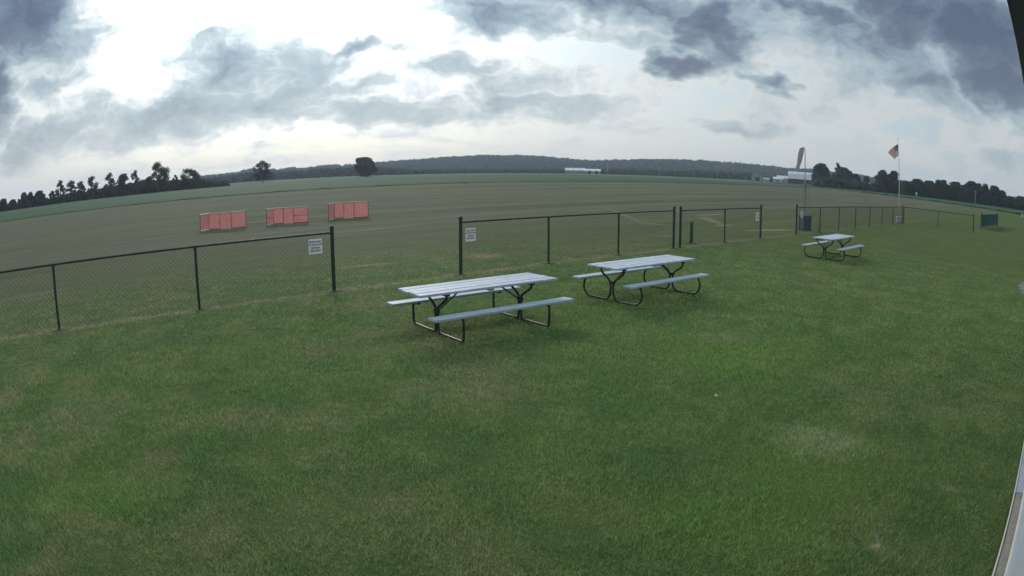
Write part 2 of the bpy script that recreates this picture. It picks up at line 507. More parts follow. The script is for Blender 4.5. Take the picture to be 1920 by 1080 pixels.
PAPER = simple("paper", (0.82, 0.82, 0.80), rough=0.8)
POLE_WOOD = simple("weathered_pole", (0.30, 0.31, 0.33), (0.24, 0.25, 0.27), rough=0.9, scale=3)


def wood_mat(name, c1, c2, rough=0.5):
    m, gg, o = new_mat(name)
    tc = gg.node('ShaderNodeTexCoord').outputs['Object']
    rnd = gg.node('ShaderNodeObjectInfo').outputs['Random']
    x, y, z = gg.sep(tc)
    v = gg.xyz(gg.add(gg.mul(x, 1.3), gg.mul(rnd, 40.0)), gg.mul(y, 42.0), gg.mul(z, 42.0))
    n = gg.noise(v, 1.0, 6, 0.65, 0.4)
    blot = gg.noise(gg.vm('ADD', tc, gg.xyz(gg.mul(rnd, 9.0), 0.0, 0.0)), 4.0, 5, 0.6)
    f = gg.ramp(gg.add(gg.mul(n, 0.5), gg.mul(blot, 0.5)), 0.36, 0.64)
    c = gg.mix(f, c1, c2)
    stain = gg.noise(gg.vm('ADD', tc, gg.xyz(gg.mul(rnd, 31.0), gg.mul(rnd, 17.0), 0.0)), 2.2, 6, 0.7, 0.6)
    c = gg.mix(gg.ramp(stain, 0.56, 0.72, 0.0, 0.55), c, (0.20, 0.22, 0.24))
    c = gg.vm('SCALE', c, scale=gg.add(0.84, gg.mul(rnd, 0.28)))
    principled(gg, o, c, gg.add(rough, gg.mul(n, 0.15)), 0.45, 0, n, 0.25, 0.003)
    return m


WOOD_TOP = wood_mat("weathered_table_board", (0.50, 0.56, 0.68), (0.36, 0.41, 0.515))
WOOD_SEAT = wood_mat("weathered_seat_board", (0.44, 0.53, 0.62), (0.32, 0.41, 0.49))

# flag: printed cloth by UV
m, gg, o = new_mat("flag_cloth")
uv = gg.node('ShaderNodeUVMap', uv_map='UVMap').outputs[0]
ux, uy, _ = gg.sep(uv)
stripe = gg.m('MODULO', gg.m('FLOOR', gg.mul(uy, 13.0)), 2.0)
c = gg.mix(stripe, (0.42, 0.045, 0.06), (0.74, 0.73, 0.76))
can = gg.mul(gg.m('LESS_THAN', ux, 0.40), gg.m('GREATER_THAN', uy, 6.0 / 13.0))
vx = gg.sub(gg.m('FRACT', gg.mul(ux, 15.0)), 0.5)
vy = gg.sub(gg.m('FRACT', gg.mul(uy, 9.3)), 0.5)
star = gg.m('LESS_THAN', gg.add(gg.mul(vx, vx), gg.mul(vy, vy)), 0.05)
c = gg.mix(can, c, gg.mix(star, (0.02, 0.025, 0.085), (0.72, 0.72, 0.75)))
df = gg.node('ShaderNodeBsdfDiffuse'); gg.put(df.inputs[0], c)
tr = gg.node('ShaderNodeBsdfTranslucent'); gg.put(tr.inputs[0], c)
mx = gg.node('ShaderNodeMixShader'); mx.inputs[0].default_value = 0.4
gg.nt.links.new(df.outputs[0], mx.inputs[1]); gg.nt.links.new(tr.outputs[0], mx.inputs[2])
gg.nt.links.new(mx.outputs[0], o.inputs[0])
FLAG = m


# ---------------------------------------------------------------- mesh helpers
def link(o, parent=None):
    COL.objects.link(o)
    if parent is not None:
        o.parent = parent
    return o


def tag(o, label=None, cat=None, group=None, kind=None):
    if label: o["label"] = label
    if cat: o["category"] = cat
    if group: o["group"] = group
    if kind: o["kind"] = kind
    return o


def empty(name, loc, rz=0.0, label=None, cat=None, group=None):
    o = bpy.data.objects.new(name, None)
    COL.objects.link(o)
    o.location = loc
    o.rotation_euler = (0, 0, rz)
    o.empty_display_size = 0.2
    return tag(o, label, cat, group)


class MB:
    def __init__(self):
        self.v, self.f = [], []

    def addm(self, v, f):
        b = len(self.v)
        self.v += [tuple(x) for x in v]
        self.f += [tuple(i + b for i in q) for q in f]

    def box(self, x0, x1, y0, y1, z0, z1):
        self.addm([(x0, y0, z0), (x1, y0, z0), (x1, y1, z0), (x0, y1, z0), (x0, y0, z1), (x1, y0, z1), (x1, y1, z1), (x0, y1, z1)],
                  [(0, 3, 2, 1), (4, 5, 6, 7), (0, 1, 5, 4), (1, 2, 6, 5), (2, 3, 7, 6), (3, 0, 4, 7)])

    def bev(self, x0, x1, y0, y1, z0, z1, b=0.006):
        """box with chamfered top and bottom edges"""
        r = []
        for z, i in ((z0, b), (z0 + b, 0), (z1 - b, 0), (z1, b)):
            r.append([(x0 + i, y0 + i, z), (x1 - i, y0 + i, z), (x1 - i, y1 - i, z), (x0 + i, y1 - i, z)])
        v = sum(r, [])
        f = [(3, 2, 1, 0), (12, 13, 14, 15)]
        for k in range(3):
            for j in range(4):
                f.append((4 * k + j, 4 * k + (j + 1) % 4, 4 * k + 4 + (j + 1) % 4, 4 * k + 4 + j))
        self.addm(v, f)

    def tube(self, pts, r, n=8, caps=True, flat=None):
        pts = [Vector(p) for p in pts]
        rr = r if isinstance(r, (list, tuple)) else [r] * len(pts)
        ring = []
        up = None
        for i, p in enumerate(pts):
            a = pts[max(i - 1, 0)]
            b = pts[min(i + 1, len(pts) - 1)]
            t = (b - a).normalized()
            if up is None:
                up = Vector((0, 0, 1)) if abs(t.z) < 0.9 else Vector((1, 0, 0))
            e1 = t.cross(up)
            if e1.length < 1e-4:
                e1 = t.cross(Vector((0, 1, 0)))
            e1.normalize()
            e2 = e1.cross(t).normalized()
            up = e2
            ring.append([p + e1 * rr[i] * math.cos(2 * math.pi * k / n) + e2 * rr[i] * math.sin(2 * math.pi * k / n) for k in range(n)])
        v = sum(ring, [])
        f = []
        for i in range(len(pts) - 1):
            for k in range(n):
                f.append((i * n + k, i * n + (k + 1) % n, (i + 1) * n + (k + 1) % n, (i + 1) * n + k))
        if caps:
            f.append(tuple(range(n - 1, -1, -1)))
            f.append(tuple((len(pts) - 1) * n + k for k in range(n)))
        self.addm(v, f)

    def lathe(self, prof, n=16, cx=0, cy=0):
        v, f = [], []
        for (r, z) in prof:
            for k in range(n):
                a = 2 * math.pi * k / n
                v.append((cx + r * math.cos(a), cy + r * math.sin(a), z))
        for i in range(len(prof) - 1):
            for k in range(n):
                f.append((i * n + k, i * n + (k + 1) % n, (i + 1) * n + (k + 1) % n, (i + 1) * n + k))
        f.append(tuple(range(n - 1, -1, -1)))
        f.append(tuple((len(prof) - 1) * n + k for k in range(n)))
        self.addm(v, f)

    def prism(self, poly, x0, x1):
        """polygon in (y, z) swept along x"""
        n = len(poly)
        v = [(x0, y, z) for y, z in poly] + [(x1, y, z) for y, z in poly]
        f = [tuple(range(n - 1, -1, -1)), tuple(range(n, 2 * n))]
        for k in range(n):
            f.append((k, (k + 1) % n, n + (k + 1) % n, n + k))
        self.addm(v, f)

    def build(self, name, mat, parent=None, smooth=False):
        me = bpy.data.meshes.new(name)
        me.from_pydata(self.v, [], self.f)
        me.materials.append(mat)
        if smooth:
            me.polygons.foreach_set('use_smooth', [True] * len(me.polygons))
        me.update()
        o = bpy.data.objects.new(name, me)
        return link(o, parent)


def np_mesh(name, verts, faces, mat, parent=None, smooth=False):
    """verts (n,3), faces (m,k) arrays"""
    me = bpy.data.meshes.new(name)
    verts = np.ascontiguousarray(verts, dtype=np.float32)
    faces = np.ascontiguousarray(faces, dtype=np.int32)
    k = faces.shape[1]
    me.vertices.add(len(verts))
    me.vertices.foreach_set('co', verts.ravel())
    me.loops.add(faces.size)
    me.loops.foreach_set('vertex_index', faces.ravel())
    me.polygons.add(len(faces))
    me.polygons.foreach_set('loop_start', np.arange(0, faces.size, k, dtype=np.int32))
    me.polygons.foreach_set('loop_total', np.full(len(faces), k, dtype=np.int32))
    if smooth:
        me.polygons.foreach_set('use_smooth', np.ones(len(faces), dtype=bool))
    me.materials.append(mat)
    me.update(calc_edges=True)
    o = bpy.data.objects.new(name, me)
    return link(o, parent)


def spline(pts, sub=6):
    P = [Vector(p) for p in pts]
    P = [P[0] * 2 - P[1]] + P + [P[-1] * 2 - P[-2]]
    out = []
    for i in range(1, len(P) - 2):
        a, b, c, d = P[i - 1:i + 3]
        for k in range(sub):
            t = k / sub
            out.append(0.5 * ((2 * b) + (c - a) * t + (2 * a - 5 * b + 4 * c - d) * t * t + (3 * b - a - 3 * c + d) * t ** 3))
    out.append(P[-2])
    return out


def copy_part(o, parent):
    c = o.copy()
    COL.objects.link(c)
    c.parent = parent
    return c


# ---------------------------------------------------------------- ground
v, f = [], []
rad = [0, 2, 4, 7, 11, 16, 24, 36, 55, 85, 130, 200, 320, 520, 850, 1400, 2150]
NS = 96
v.append((0, 0, 0))
for r in rad[1:]:
    for k in range(NS):
        a = 2 * math.pi * k / NS
        v.append((r * math.sin(a), r * math.cos(a), 0))
f3 = [(0, 1 + (k + 1) % NS, 1 + k) for k in range(NS)]
f4 = []
for i in range(len(rad) - 2):
    for k in range(NS):
        a, b = 1 + i * NS + k, 1 + i * NS + (k + 1) % NS
        f4.append((a, b, b + NS, a + NS))
me = bpy.data.meshes.new("ground")
me.from_pydata(v, [], f3 + f4)
me.materials.append(TURF)
go = link(bpy.data.objects.new("ground", me))
tag(go, "mown green and straw-brown turf of the lawn and flying field", "ground", kind="structure")

rng = np.random.default_rng(7)


# crop sheets: raised leafy canopy with a steep edge
def crop(name, poly_fn, ramp, ns, nt_, h, label, seed):
    rg = np.random.default_rng(seed)
    S = np.linspace(0, 1, ns)
    T = np.linspace(0, 1, nt_) ** 2
    V = []
    for i, a in enumerate(S):
        for j, b in enumerate(T):
            s, t = poly_fn(a, b)
            z = h * (0.93 + 0.14 * rg.random()) * ramp[min(j, len(ramp) - 1)]
            js, jt = (rg.random(2) - 0.5) * np.array([1.2, 0.9 if j < 3 else 2.5])
            p = st(s + js, t + (jt if j else jt * 0.6))
            V.append((p.x, p.y, z))
    F = [(i * nt_ + j, (i + 1) * nt_ + j, (i + 1) * nt_ + j + 1, i * nt_ + j + 1) for i in range(ns - 1) for j in range(nt_ - 1)]
    n0 = len(V)
    for i in range(ns):
        x, y, z = V[i * nt_]
        V.append((x, y, -0.02))
    F += [(n0 + i, n0 + i + 1, (i + 1) * nt_, i * nt_) for i in range(ns - 1)]
    o = np_mesh(name, np.array(V), np.array(F), CROP)
    return tag(o, label, "crop", kind="stuff")


crop("crop_field", lambda a, b: (-260 + 545 * a, -105 - 560 * b), (0.05, 0.3, 0.55, 0.8, 1.0), 460, 40, 0.30,
     "teal green crop field along the far side of the mown runway", 3)
EDGE = [(-3, 190), (-10, 194), (-38, 216), (-72, 250), (-105, 286)]


def right_edge(t):
    return float(np.interp(-t, [-200, 3, 10, 38, 72, 105, 700], [140, 190, 194, 216, 250, 286, 1010]))


def rc(a, b):
    t = 120 - 520 * a
    return right_edge(t) + 420 * b, t


crop("crop_field", rc, (0.5, 1.0), 420, 30, 0.50, "dark green crop field with a sharp edge beyond the flagpole fence", 4)


# lawn blades close to the building, thinning out with distance
def blades(n, seed):
    rg = np.random.default_rng(seed)
    A0, A1 = R(-57), R(57)
    # constant density out to 6 m, then falling with distance squared; blades widen to match and shrink away to nothing
    RN, R0, RF = 6.0, 2.3, 27.0
    q0 = (RN * RN - R0 * R0) / 2
    q1 = RN * RN * math.log(RF / RN)
    near = rg.random(n) < q0 / (q0 + q1)
    u_ = rg.random(n)
    r = np.where(near, np.sqrt(R0 * R0 + (RN * RN - R0 * R0) * u_), RN * (RF / RN) ** u_)
    a = A0 + (A1 - A0) * rg.random(n)
    x, y = r * np.sin(a), r * np.cos(a)
    t = x * NV.x + y * NV.y
    keep = (t < 0.27) & (t > -18.5 + 4 * rg.random(n))
    x, y, r = x[keep], y[keep], r[keep]
    n = len(x)
    fade = np.clip((RF - r) / 15.0, 0, 1) ** 0.8
    tuft = np.sin(x * 3.1 + 1.3 * np.sin(y * 2.3)) * np.sin(y * 2.7 + 0.7 * np.sin(x * 1.9)) + 0.6 * np.sin(x * 11 + 2 * np.sin(y * 7)) * np.sin(y * 9.7 + np.sin(x * 8))
    hz = 0.040 * (0.45 + 0.9 * rg.random(n)) * (0.8 + 0.30 * tuft) * fade
    th = rg.random(n) * 2 * np.pi
    lean = hz * (0.15 + 0.95 * rg.random(n))
    ph = rg.random(n) * 2 * np.pi
    w = 0.0023 * np.maximum(1, r / RN) * (0.6 + 0.7 * rg.random(n))
    V = np.empty((n, 3, 3))
    V[:, 0] = np.c_[x - w * np.cos(th), y - w * np.sin(th), np.full(n, -0.003)]
    V[:, 1] = np.c_[x + w * np.cos(th), y + w * np.sin(th), np.full(n, -0.003)]
    V[:, 2] = np.c_[x + lean * np.cos(ph), y + lean * np.sin(ph), hz]
    # clumps a few centimetres across share a tone
    lev = np.floor(np.log(np.maximum(r, RN)) * 6)
    cs = 0.024 * np.exp(lev / 6) / RN
    ix, iy = np.floor((x + 0.3 * cs * np.sin(y * 60)) / cs).astype(np.int64), np.floor((y + 0.3 * cs * np.sin(x * 50)) / cs).astype(np.int64)
    perm = rg.permutation(4096)
    cl_ = perm[(perm[(perm[ix & 4095] + iy) & 4095] + lev.astype(np.int64) * 131) & 4095] / 4095.0
    return V.reshape(-1, 3), 0.42 * rg.random(n) + 0.58 * cl_


parts = [blades(1250000, 11)]
V = np.concatenate([p[0] for p in parts])
sh = np.concatenate([p[1] for p in parts])
go = np_mesh("lawn_grass", V, np.arange(len(V)).reshape(-1, 3), BLADE)
at = go.data.attributes.new('shade', 'FLOAT', 'POINT')
at.data.foreach_set('value', np.repeat(sh, 3).astype(np.float32))
tag(go, "short mown grass blades covering the lawn around the picnic tables", "grass", kind="stuff")

# ---------------------------------------------------------------- wooded hill and far woods
RIDGE = [(300, 345), (376, 329), (430, 323), (470, 315), (520, 315), (545, 312), (565, 314), (612, 308), (660, 307), (716, 302), (760, 299), (800, 296),
         (840, 292), (890, 290), (960, 289), (1000, 291), (1060, 295), (1095, 299), (1150, 298), (1200, 297), (1295, 298), (1350, 302), (1410, 306),
         (1450, 310), (1480, 314), (1530, 316), (1580, 322), (1640, 330), (1700, 338), (1800, 352), (1920, 372)]
ra = [azel(*p) for p in RIDGE]
raz = np.array([a for a, e in ra]); rel = np.array([e for a, e in ra])
RHO = 1450.0


def hill_z(az, rho):
    top = CAM_H + RHO * np.tan(np.radians(np.interp(az, raz, rel))) - 10.5
    top = np.maximum(top, 0)
    f = np.clip((rho - 950) / (RHO - 950), 0, 1)
    f = f * f * (3 - 2 * f)
    b = np.clip((rho - RHO) / 600, 0, 1)
    return top * f * (1 - b * b * (3 - 2 * b))


A = np.linspace(-60, 60, 181); Rr = np.linspace(900, 2080, 25)
V = np.array([[r * np.sin(np.radians(a)), r * np.cos(np.radians(a)), hill_z(a, r) - 0.3] for a in A for r in Rr])
n = len(Rr)
F = np.array([(i * n + j, i * n + j + 1, (i + 1) * n + j + 1, (i + 1) * n + j) for i in range(len(A) - 1) for j in range(n - 1)])
ho = np_mesh("hill", V, F, FOREST, smooth=True)
tag(ho, "low wooded hill rising behind the flat fields", "hill", kind="structure")

# one unit lump (subdivided octahedron, jittered) reused for every distant crown
def ico(sub):
    t = (1 + 5 ** .5) / 2
    v = [(-1, t, 0), (1, t, 0), (-1, -t, 0), (1, -t, 0), (0, -1, t), (0, 1, t), (0, -1, -t), (0, 1, -t), (t, 0, -1), (t, 0, 1), (-t, 0, -1), (-t, 0, 1)]
    f = [(0, 11, 5), (0, 5, 1), (0, 1, 7), (0, 7, 10), (0, 10, 11), (1, 5, 9), (5, 11, 4), (11, 10, 2), (10, 7, 6), (7, 1, 8),
         (3, 9, 4), (3, 4, 2), (3, 2, 6), (3, 6, 8), (3, 8, 9), (4, 9, 5), (2, 4, 11), (6, 2, 10), (8, 6, 7), (9, 8, 1)]
    v = [np.array(p) / np.linalg.norm(p) for p in v]
    for _ in range(sub):
        nf, mid = [], {}
        def md(a, b):
            k = (min(a, b), max(a, b))
            if k not in mid:
                p = v[a] + v[b]; v.append(p / np.linalg.norm(p)); mid[k] = len(v) - 1
            return mid[k]
        for a, b, c in f:
            x, y, z = md(a, b), md(b, c), md(c, a)
            nf += [(a, x, z), (b, y, x), (c, z, y), (x, y, z)]
        f = nf
    return np.array(v), np.array(f)


IV, IF = ico(1)


def lumps(name, centres, radii, mat, label, cat, seed, leaf=0.0):
    rg = np.random.default_rng(seed)
    n = len(centres)
    V = IV[None] * (1 + 0.30 * (rg.random((n, len(IV), 1)) - 0.5)) * radii[:, None, :]
    V = V + centres[:, None, :]
    F = IF[None] + (np.arange(n) * len(IV))[:, None, None]
    V = V.reshape(-1, 3); F = F.reshape(-1, 3)
    if leaf > 0:  # ragged leaf sprays over the lumps
        k = 26
        dirs = rg.normal(size=(n, k, 3)); dirs /= np.linalg.norm(dirs, axis=2, keepdims=True)
        dirs[..., 2] = np.abs(dirs[..., 2])
        c = centres[:, None] + dirs * radii[:, None] * (0.95 + 0.25 * rg.random((n, k, 1)))
        a = rg.normal(size=(n, k, 3, 3)) * leaf
        L = (c[:, :, None] + a).reshape(-1, 3)
        b = len(V)
        V = np.concatenate([V, L]); F = np.concatenate([F, b + np.arange(len(L)).reshape(-1, 3)])
    o = np_mesh(name, V, F, mat)
    return tag(o, label, cat, kind="stuff")


n = 5200
ca = -34 + 84 * rng.random(n)
cr = 960 + 540 * rng.random(n) ** 0.8
hz = hill_z(ca, cr)
rad_ = 3.2 + 3.6 * rng.random(n)
tall = 3.5 + 5.0 * rng.random(n)
C = np.c_[cr * np.sin(np.radians(ca)), cr * np.cos(np.radians(ca)), hz + tall * 0.55]
lumps("hillside_forest", C, np.c_[rad_, rad_, tall * 0.62], FOREST, "blue-grey mass of trees covering the far hill and its foot", "forest", 21, 0.9)


def belt(name, px_top, base_rho, label, mat, n, seed, r_lo, r_hi, deep=10.0, leaf=0.35):
    """undergrowth whose upper outline follows photo points (x, y)"""
    rg = np.random.default_rng(seed)
    e = [azel(*p) for p in px_top]
    ea = np.array([a for a, b in e]); ee = np.array([b for a, b in e])
    a = ea[0] + (ea[-1] - ea[0]) * rg.random(n)
    rho = base_rho + deep * rg.random(n)
    top = CAM_H + rho * np.tan(np.radians(np.interp(a, ea, ee)))
    rr = r_lo + (r_hi - r_lo) * rg.random(n)
    zc = np.maximum((top - 0.25 * rr) * (0.30 + 0.70 * rg.random(n)) - rr - leaf, rr * 0.3)
    C = np.c_[rho * np.sin(np.radians(a)), rho * np.cos(np.radians(a)), zc]
    return lumps(name, C, np.c_[rr, rr, rr], mat, label, "hedge", seed + 1, leaf)


HEDGE_L = [(-60, 395), (0, 381), (30, 381), (60, 371), (95, 368), (130, 359), (165, 354), (190, 349), (225, 344), (270, 335), (300, 335), (340, 334), (376, 333), (400, 338), (425, 343)]
belt("hedgerow", HEDGE_L, 285, "dark continuous hedgerow along the far edge of the teal crop field", LEAF_DARK, 1500, 31, 0.8, 2.0)
HEDGE_M = [(360, 333), (400, 329), (430, 327), (470, 320), (520, 320), (560, 318), (600, 313), (660, 312), (720, 312), (780, 316), (900, 317), (1000, 318), (1150, 314), (1250, 318), (1350, 319), (1420, 324), (1450, 334)]
belt("field_edge_scrub", HEDGE_M, 640, "grey-green scrub strip at the foot of the wooded hill", LEAF_DARK, 2800, 35, 1.3, 3.0, 40, 0.55)
HEDGE_R = [(1528, 330), (1562, 330), (1600, 335), (1630, 341), (1650, 338), (1695, 345), (1760, 352), (1800, 354), (1850, 360), (1890, 374), (1925, 385), (1990, 400)]
belt("tree_line_understory", HEDGE_R, 352, "dark leafy understory filling the tree row beyond the flagpole", LEAF_DARK, 1100, 39, 1.0, 2.4, 14, 0.4)


# ---------------------------------------------------------------- trees
def crown_mesh(rg, lobes, leaf, dens):
    """leaf faces through the volume of each lobe, thicker near its surface"""
    Vs = []
    for (cx, cy, cz, rx, ry, rz) in lobes:
        n = max(60, int(dens * (rx * ry * rz) ** (2 / 3) * (0.6 + 0.8 * rg.random())))
        dd = rg.normal(size=(n, 3)); dd /= np.linalg.norm(dd, axis=1, keepdims=True)
        rr = (0.20 + 1.15 * rg.random(n) ** 0.75)[:, None]
        c = np.array([cx, cy, cz]) + dd * rr * np.array([rx, ry, rz])
        e1 = rg.normal(size=(n, 3)); e1 /= np.linalg.norm(e1, axis=1, keepdims=True)
        e2 = np.cross(e1, rg.normal(size=(n, 3))); e2 /= np.linalg.norm(e2, axis=1, keepdims=True)
        s = (leaf * (0.6 + 0.9 * rg.random(n)))[:, None]
        q = np.stack([c - e1 * s, c + e2 * s * 0.7, c + e1 * s, c - e2 * s * 0.7], 1)
        Vs.append(q.reshape(-1, 3))
    V = np.concatenate(Vs)
    return V, np.arange(len(V)).reshape(-1, 4)


def tree(name, px, top_py, width_px, rho, mat, style, seed, label, group=None, cat="tree"):
    rg = np.random.default_rng(seed)
    az_, el_ = azel(px, top_py)
    H = z_at(el_, rho)
    W = R(width_px * 0.0468) * rho
    base = polar(az_, rho)
    root = empty(name, base, 0.0, label, cat, group)
    lobes = []
    hw = W * 0.5
    if style == 'open':                       # ragged: a few leaf masses carried apart on limbs
        k, z_lo, r_lo, r_hi = 26, 0.20, 0.13, 0.30
    else:                                     # full: many overlapping masses, widest low down
        k, z_lo, r_lo, r_hi = 26, 0.12, 0.20, 0.40
    lopside = rg.normal() * 0.12
    for i in range(k):
        zf = z_lo + (0.90 - z_lo) * (i + rg.random()) / k
        prof = 1.0 if style == 'block' else math.sin(math.pi * min(1.0, 0.22 + 0.80 * zf)) ** (0.55 if style != 'open' else 0.35)
        rr = hw * (r_lo + (r_hi - r_lo) * rg.random())
        q = max(0.0, hw * prof * (0.55 + 0.55 * rg.random()) - rr * 0.6)
        a = rg.random() * 2 * math.pi
        zz = H * zf
        lobes.append((q * math.cos(a) + lopside * hw * zf, q * math.sin(a), zz, rr * (1 + 0.3 * rg.random()), rr, min(rr * (0.65 + 0.4 * rg.random()), max(H - zz, 0.3))))
    rg.shuffle(lobes)
    lobes = [tuple(l) for l in lobes]
    lobes.insert(0, (lopside * hw * 0.8, 0, H - hw * 0.20, hw * 0.30, hw * 0.30, hw * 0.20))
    # a trunk with limbs reaching into each lobe
    mb = MB()
    tr_ = max(0.12, H * 0.022)
    mid = (0.02 * H * rg.normal(), 0, H * 0.38)
    mb.tube([(0, 0, -0.1), (0, 0, 0.3), mid, (mid[0] * 1.5, 0, H * 0.66)], [tr_ * 1.5, tr_ * 1.1, tr_ * 0.8, tr_ * 0.35], 7)
    for (cx, cy, cz, rx, ry, rz) in lobes[:8]:
        z0 = min(H * 0.36, cz * 0.7)
        mb.tube([(mid[0] * z0 / (H * 0.38), 0, z0), (cx * 0.5, cy * 0.5, (z0 + cz) / 2 + 0.04 * H), (cx, cy, cz)], [tr_ * 0.55, tr_ * 0.36, tr_ * 0.14], 5)
    mb.build('trunk', BARK, root, True)
    leaf = 0.26 if style == 'open' else 0.33
    leaf *= max(1.0, rho / 300)
    V, F = crown_mesh(rg, lobes, leaf, 96 if style == 'open' else 165)
    V[:, 2] = np.minimum(V[:, 2], H * 1.02)
    np_mesh('crown', V, F, mat, root)
    return root


GL, GRR = "trees along the hedgerow", "trees in the row beyond the flagpole"
LEFT = [
    (6, 373, 18, 'dense', LEAF_DARK, "small dark tree at the outer end of the hedgerow"),
    (24, 374, 16, 'dense', LEAF_DARK, "low bushy tree next to the outermost hedgerow tree"),
    (44, 361, 20, 'dense', LEAF_DARK, "smooth round-topped tree, first of three domed trees in the hedgerow"),
    (57, 360, 16, 'dense', LEAF_DARK, "narrow domed tree, middle of three domed trees in the hedgerow"),
    (73, 358, 22, 'dense', LEAF_DARK, "broad domed tree with a nicked top, last of three domed hedgerow trees"),
    (98, 358, 14, 'open', LEAF_OLIVE, "short thin-leaved tree leaning on the clump of tall hedgerow trees"),
    (113, 338, 20, 'open', LEAF_DARK, "tall narrow tree at the start of the ragged hedgerow clump"),
    (133, 338, 22, 'open', LEAF_DARK, "ragged two-crowned tree in the middle of the hedgerow clump"),
    (149, 340, 18, 'open', LEAF_DARK, "uneven tree at the end of the ragged hedgerow clump"),
    (173, 330, 24, 'open', LEAF_OLIVE, "airy olive tree with sky showing under its branches"),
    (205, 324, 22, 'open', LEAF_DARK, "lone forked tree rising above a dip in the hedgerow"),
    (230, 326, 22, 'dense', LEAF_DARK, "square-topped tree beside the lone forked tree"),
    (255, 319, 18, 'open', LEAF_DARK, "pointed tree between the square-topped and the tallest hedgerow tree"),
    (279, 331, 16, 'dense', LEAF_DARK, "low dome of a tree at the foot of the tallest hedgerow tree"),
    (297, 303, 36, 'open', LEAF_MID, "tallest hedgerow tree with a wide split crown and bare fork"),
    (328, 328, 10, 'open', LEAF_DARK, "tiny sapling between the tallest tree and the twiggy tree"),
    (355, 316, 34, 'open', LEAF_DARK, "wide twiggy tree where the hedgerow meets the far hill"),
]
for i, (px, ty, wpx, sty, mt, lab) in enumerate(LEFT):
    tree("hedgerow_tree", px, ty, wpx * 1.3, 272 + (i * 37) % 11, mt, sty, 100 + i, lab, GL)
tree("field_tree", 493, 301, 38, 330, LEAF_DARK, 'open', 140, "solitary spreading tree in front of the low end of the wooded hill")
tree("field_tree", 686, 295, 34, 410, LEAF_OLIVE, 'block', 141, "blocky flat-topped tree standing before the wooded hill", None)
RIGHT = [
    (1544, 307, 38, 395, 'dense', LEAF_DARK, "wide dark tree close against the red barn"),
    (1569, 305, 20, 400, 'open', LEAF_MID, "tall airy treetop rising between the barn tree and the green tree"),
    (1580, 314, 40, 380, 'dense', LEAF_MID, "broad mid-green tree in front of the airy treetop"),
    (1606, 326, 24, 390, 'dense', LEAF_DARK, "low round tree between the broad green tree and the farmhouse"),
    (1624, 331, 18, 392, 'dense', LEAF_DARK, "small tree standing directly beside the farmhouse"),
    (1654, 319, 36, 350, 'dense', LEAF_DARK, "large rounded tree on the house side of the flagpole"),
    (1676, 321, 34, 350, 'dense', LEAF_DARK, "large rounded tree right behind the flagpole"),
]
for i, (px, ty, wpx, rho, sty, mt, lab) in enumerate(RIGHT):
    tree("farm_tree", px, ty, wpx, rho, mt, sty, 160 + i, lab, "trees around the farm")
ROW = [(1701, 340, 20), (1721, 336, 24), (1741, 339, 22), (1758, 337, 18), (1770, 338, 18), (1789, 341, 26), (1806, 347, 16), (1820, 340, 24), (1834, 344, 18),
       (1848, 345, 18), (1866, 349, 24), (1878, 357, 18), (1893, 368, 20), (1912, 368, 22), (1935, 378, 24)]
ORD = ['first', 'second', 'third', 'fourth', 'fifth', 'sixth', 'seventh', 'eighth', 'ninth', 'tenth', 'eleventh', 'twelfth', 'thirteenth', 'fourteenth', 'fifteenth']
for i, (px, ty, wpx) in enumerate(ROW):
    tree("row_tree", px, ty, wpx * 1.55, 335 + (i * 23) % 17, (LEAF_DARK, LEAF_DARK, LEAF_MID)[i % 3], 'dense', 180 + i,
         "%s tree past the flagpole in the dense dark row beyond the crop" % ORD[i], GRR)

# ---------------------------------------------------------------- farm buildings far away
def face_cam(az):
    return -R(az)


def shed(name, az0, az1, rho, z_eave, z_ridge, depth, wall, roof, label, cat, ov=0.35, gambrel=False, doors=()):
    azc = (az0 + az1) / 2
    L = 2 * rho * math.tan(R((az1 - az0) / 2))
    root = empty(name, polar(azc, rho), face_cam(azc), label, cat)
    mb = MB()
    mb.box(-L / 2, L / 2, 0, depth, 0, z_eave)
    if gambrel:
        prof = [(0, z_eave), (depth * 0.16, z_eave + (z_ridge - z_eave) * 0.66), (depth * 0.5, z_ridge), (depth * 0.84, z_eave + (z_ridge - z_eave) * 0.66), (depth, z_eave)]
    else:
        prof = [(0, z_eave), (depth * 0.5, z_ridge), (depth, z_eave)]
    mb.prism([(a, b + 0.003) for a, b in prof], -L / 2 + 0.02, L / 2 - 0.02)
    mb.build('wall', wall, root)
    rb = MB()
    for (a, b) in zip(prof[:-1], prof[1:]):
        ax, az_, bx, bz = a[0], a[1], b[0], b[1]
        if ax == 0:
            ax, az_ = -ov, az_ - ov * (bz - az_) / max(bx, 0.1) * 0.6
        if bx == depth:
            bx, bz = depth + ov, bz - ov * (prof[-2][1] - bz) / max(depth - prof[-2][0], 0.1) * 0.6
        rb.prism([(ax, az_ + 0.02), (bx, bz + 0.02), (bx, bz + 0.2), (ax, az_ + 0.2)], -L / 2 - ov, L / 2 + ov)
    rb.build('roof', roof, root)
    for (x0, x1, z0, z1, mt) in doors:
        db = MB()
        db.box(x0 * L, x1 * L, -0.09, -0.01, z0, z1)
        db.build('door' if z0 < 0.3 else 'window', mt, root)
    return root


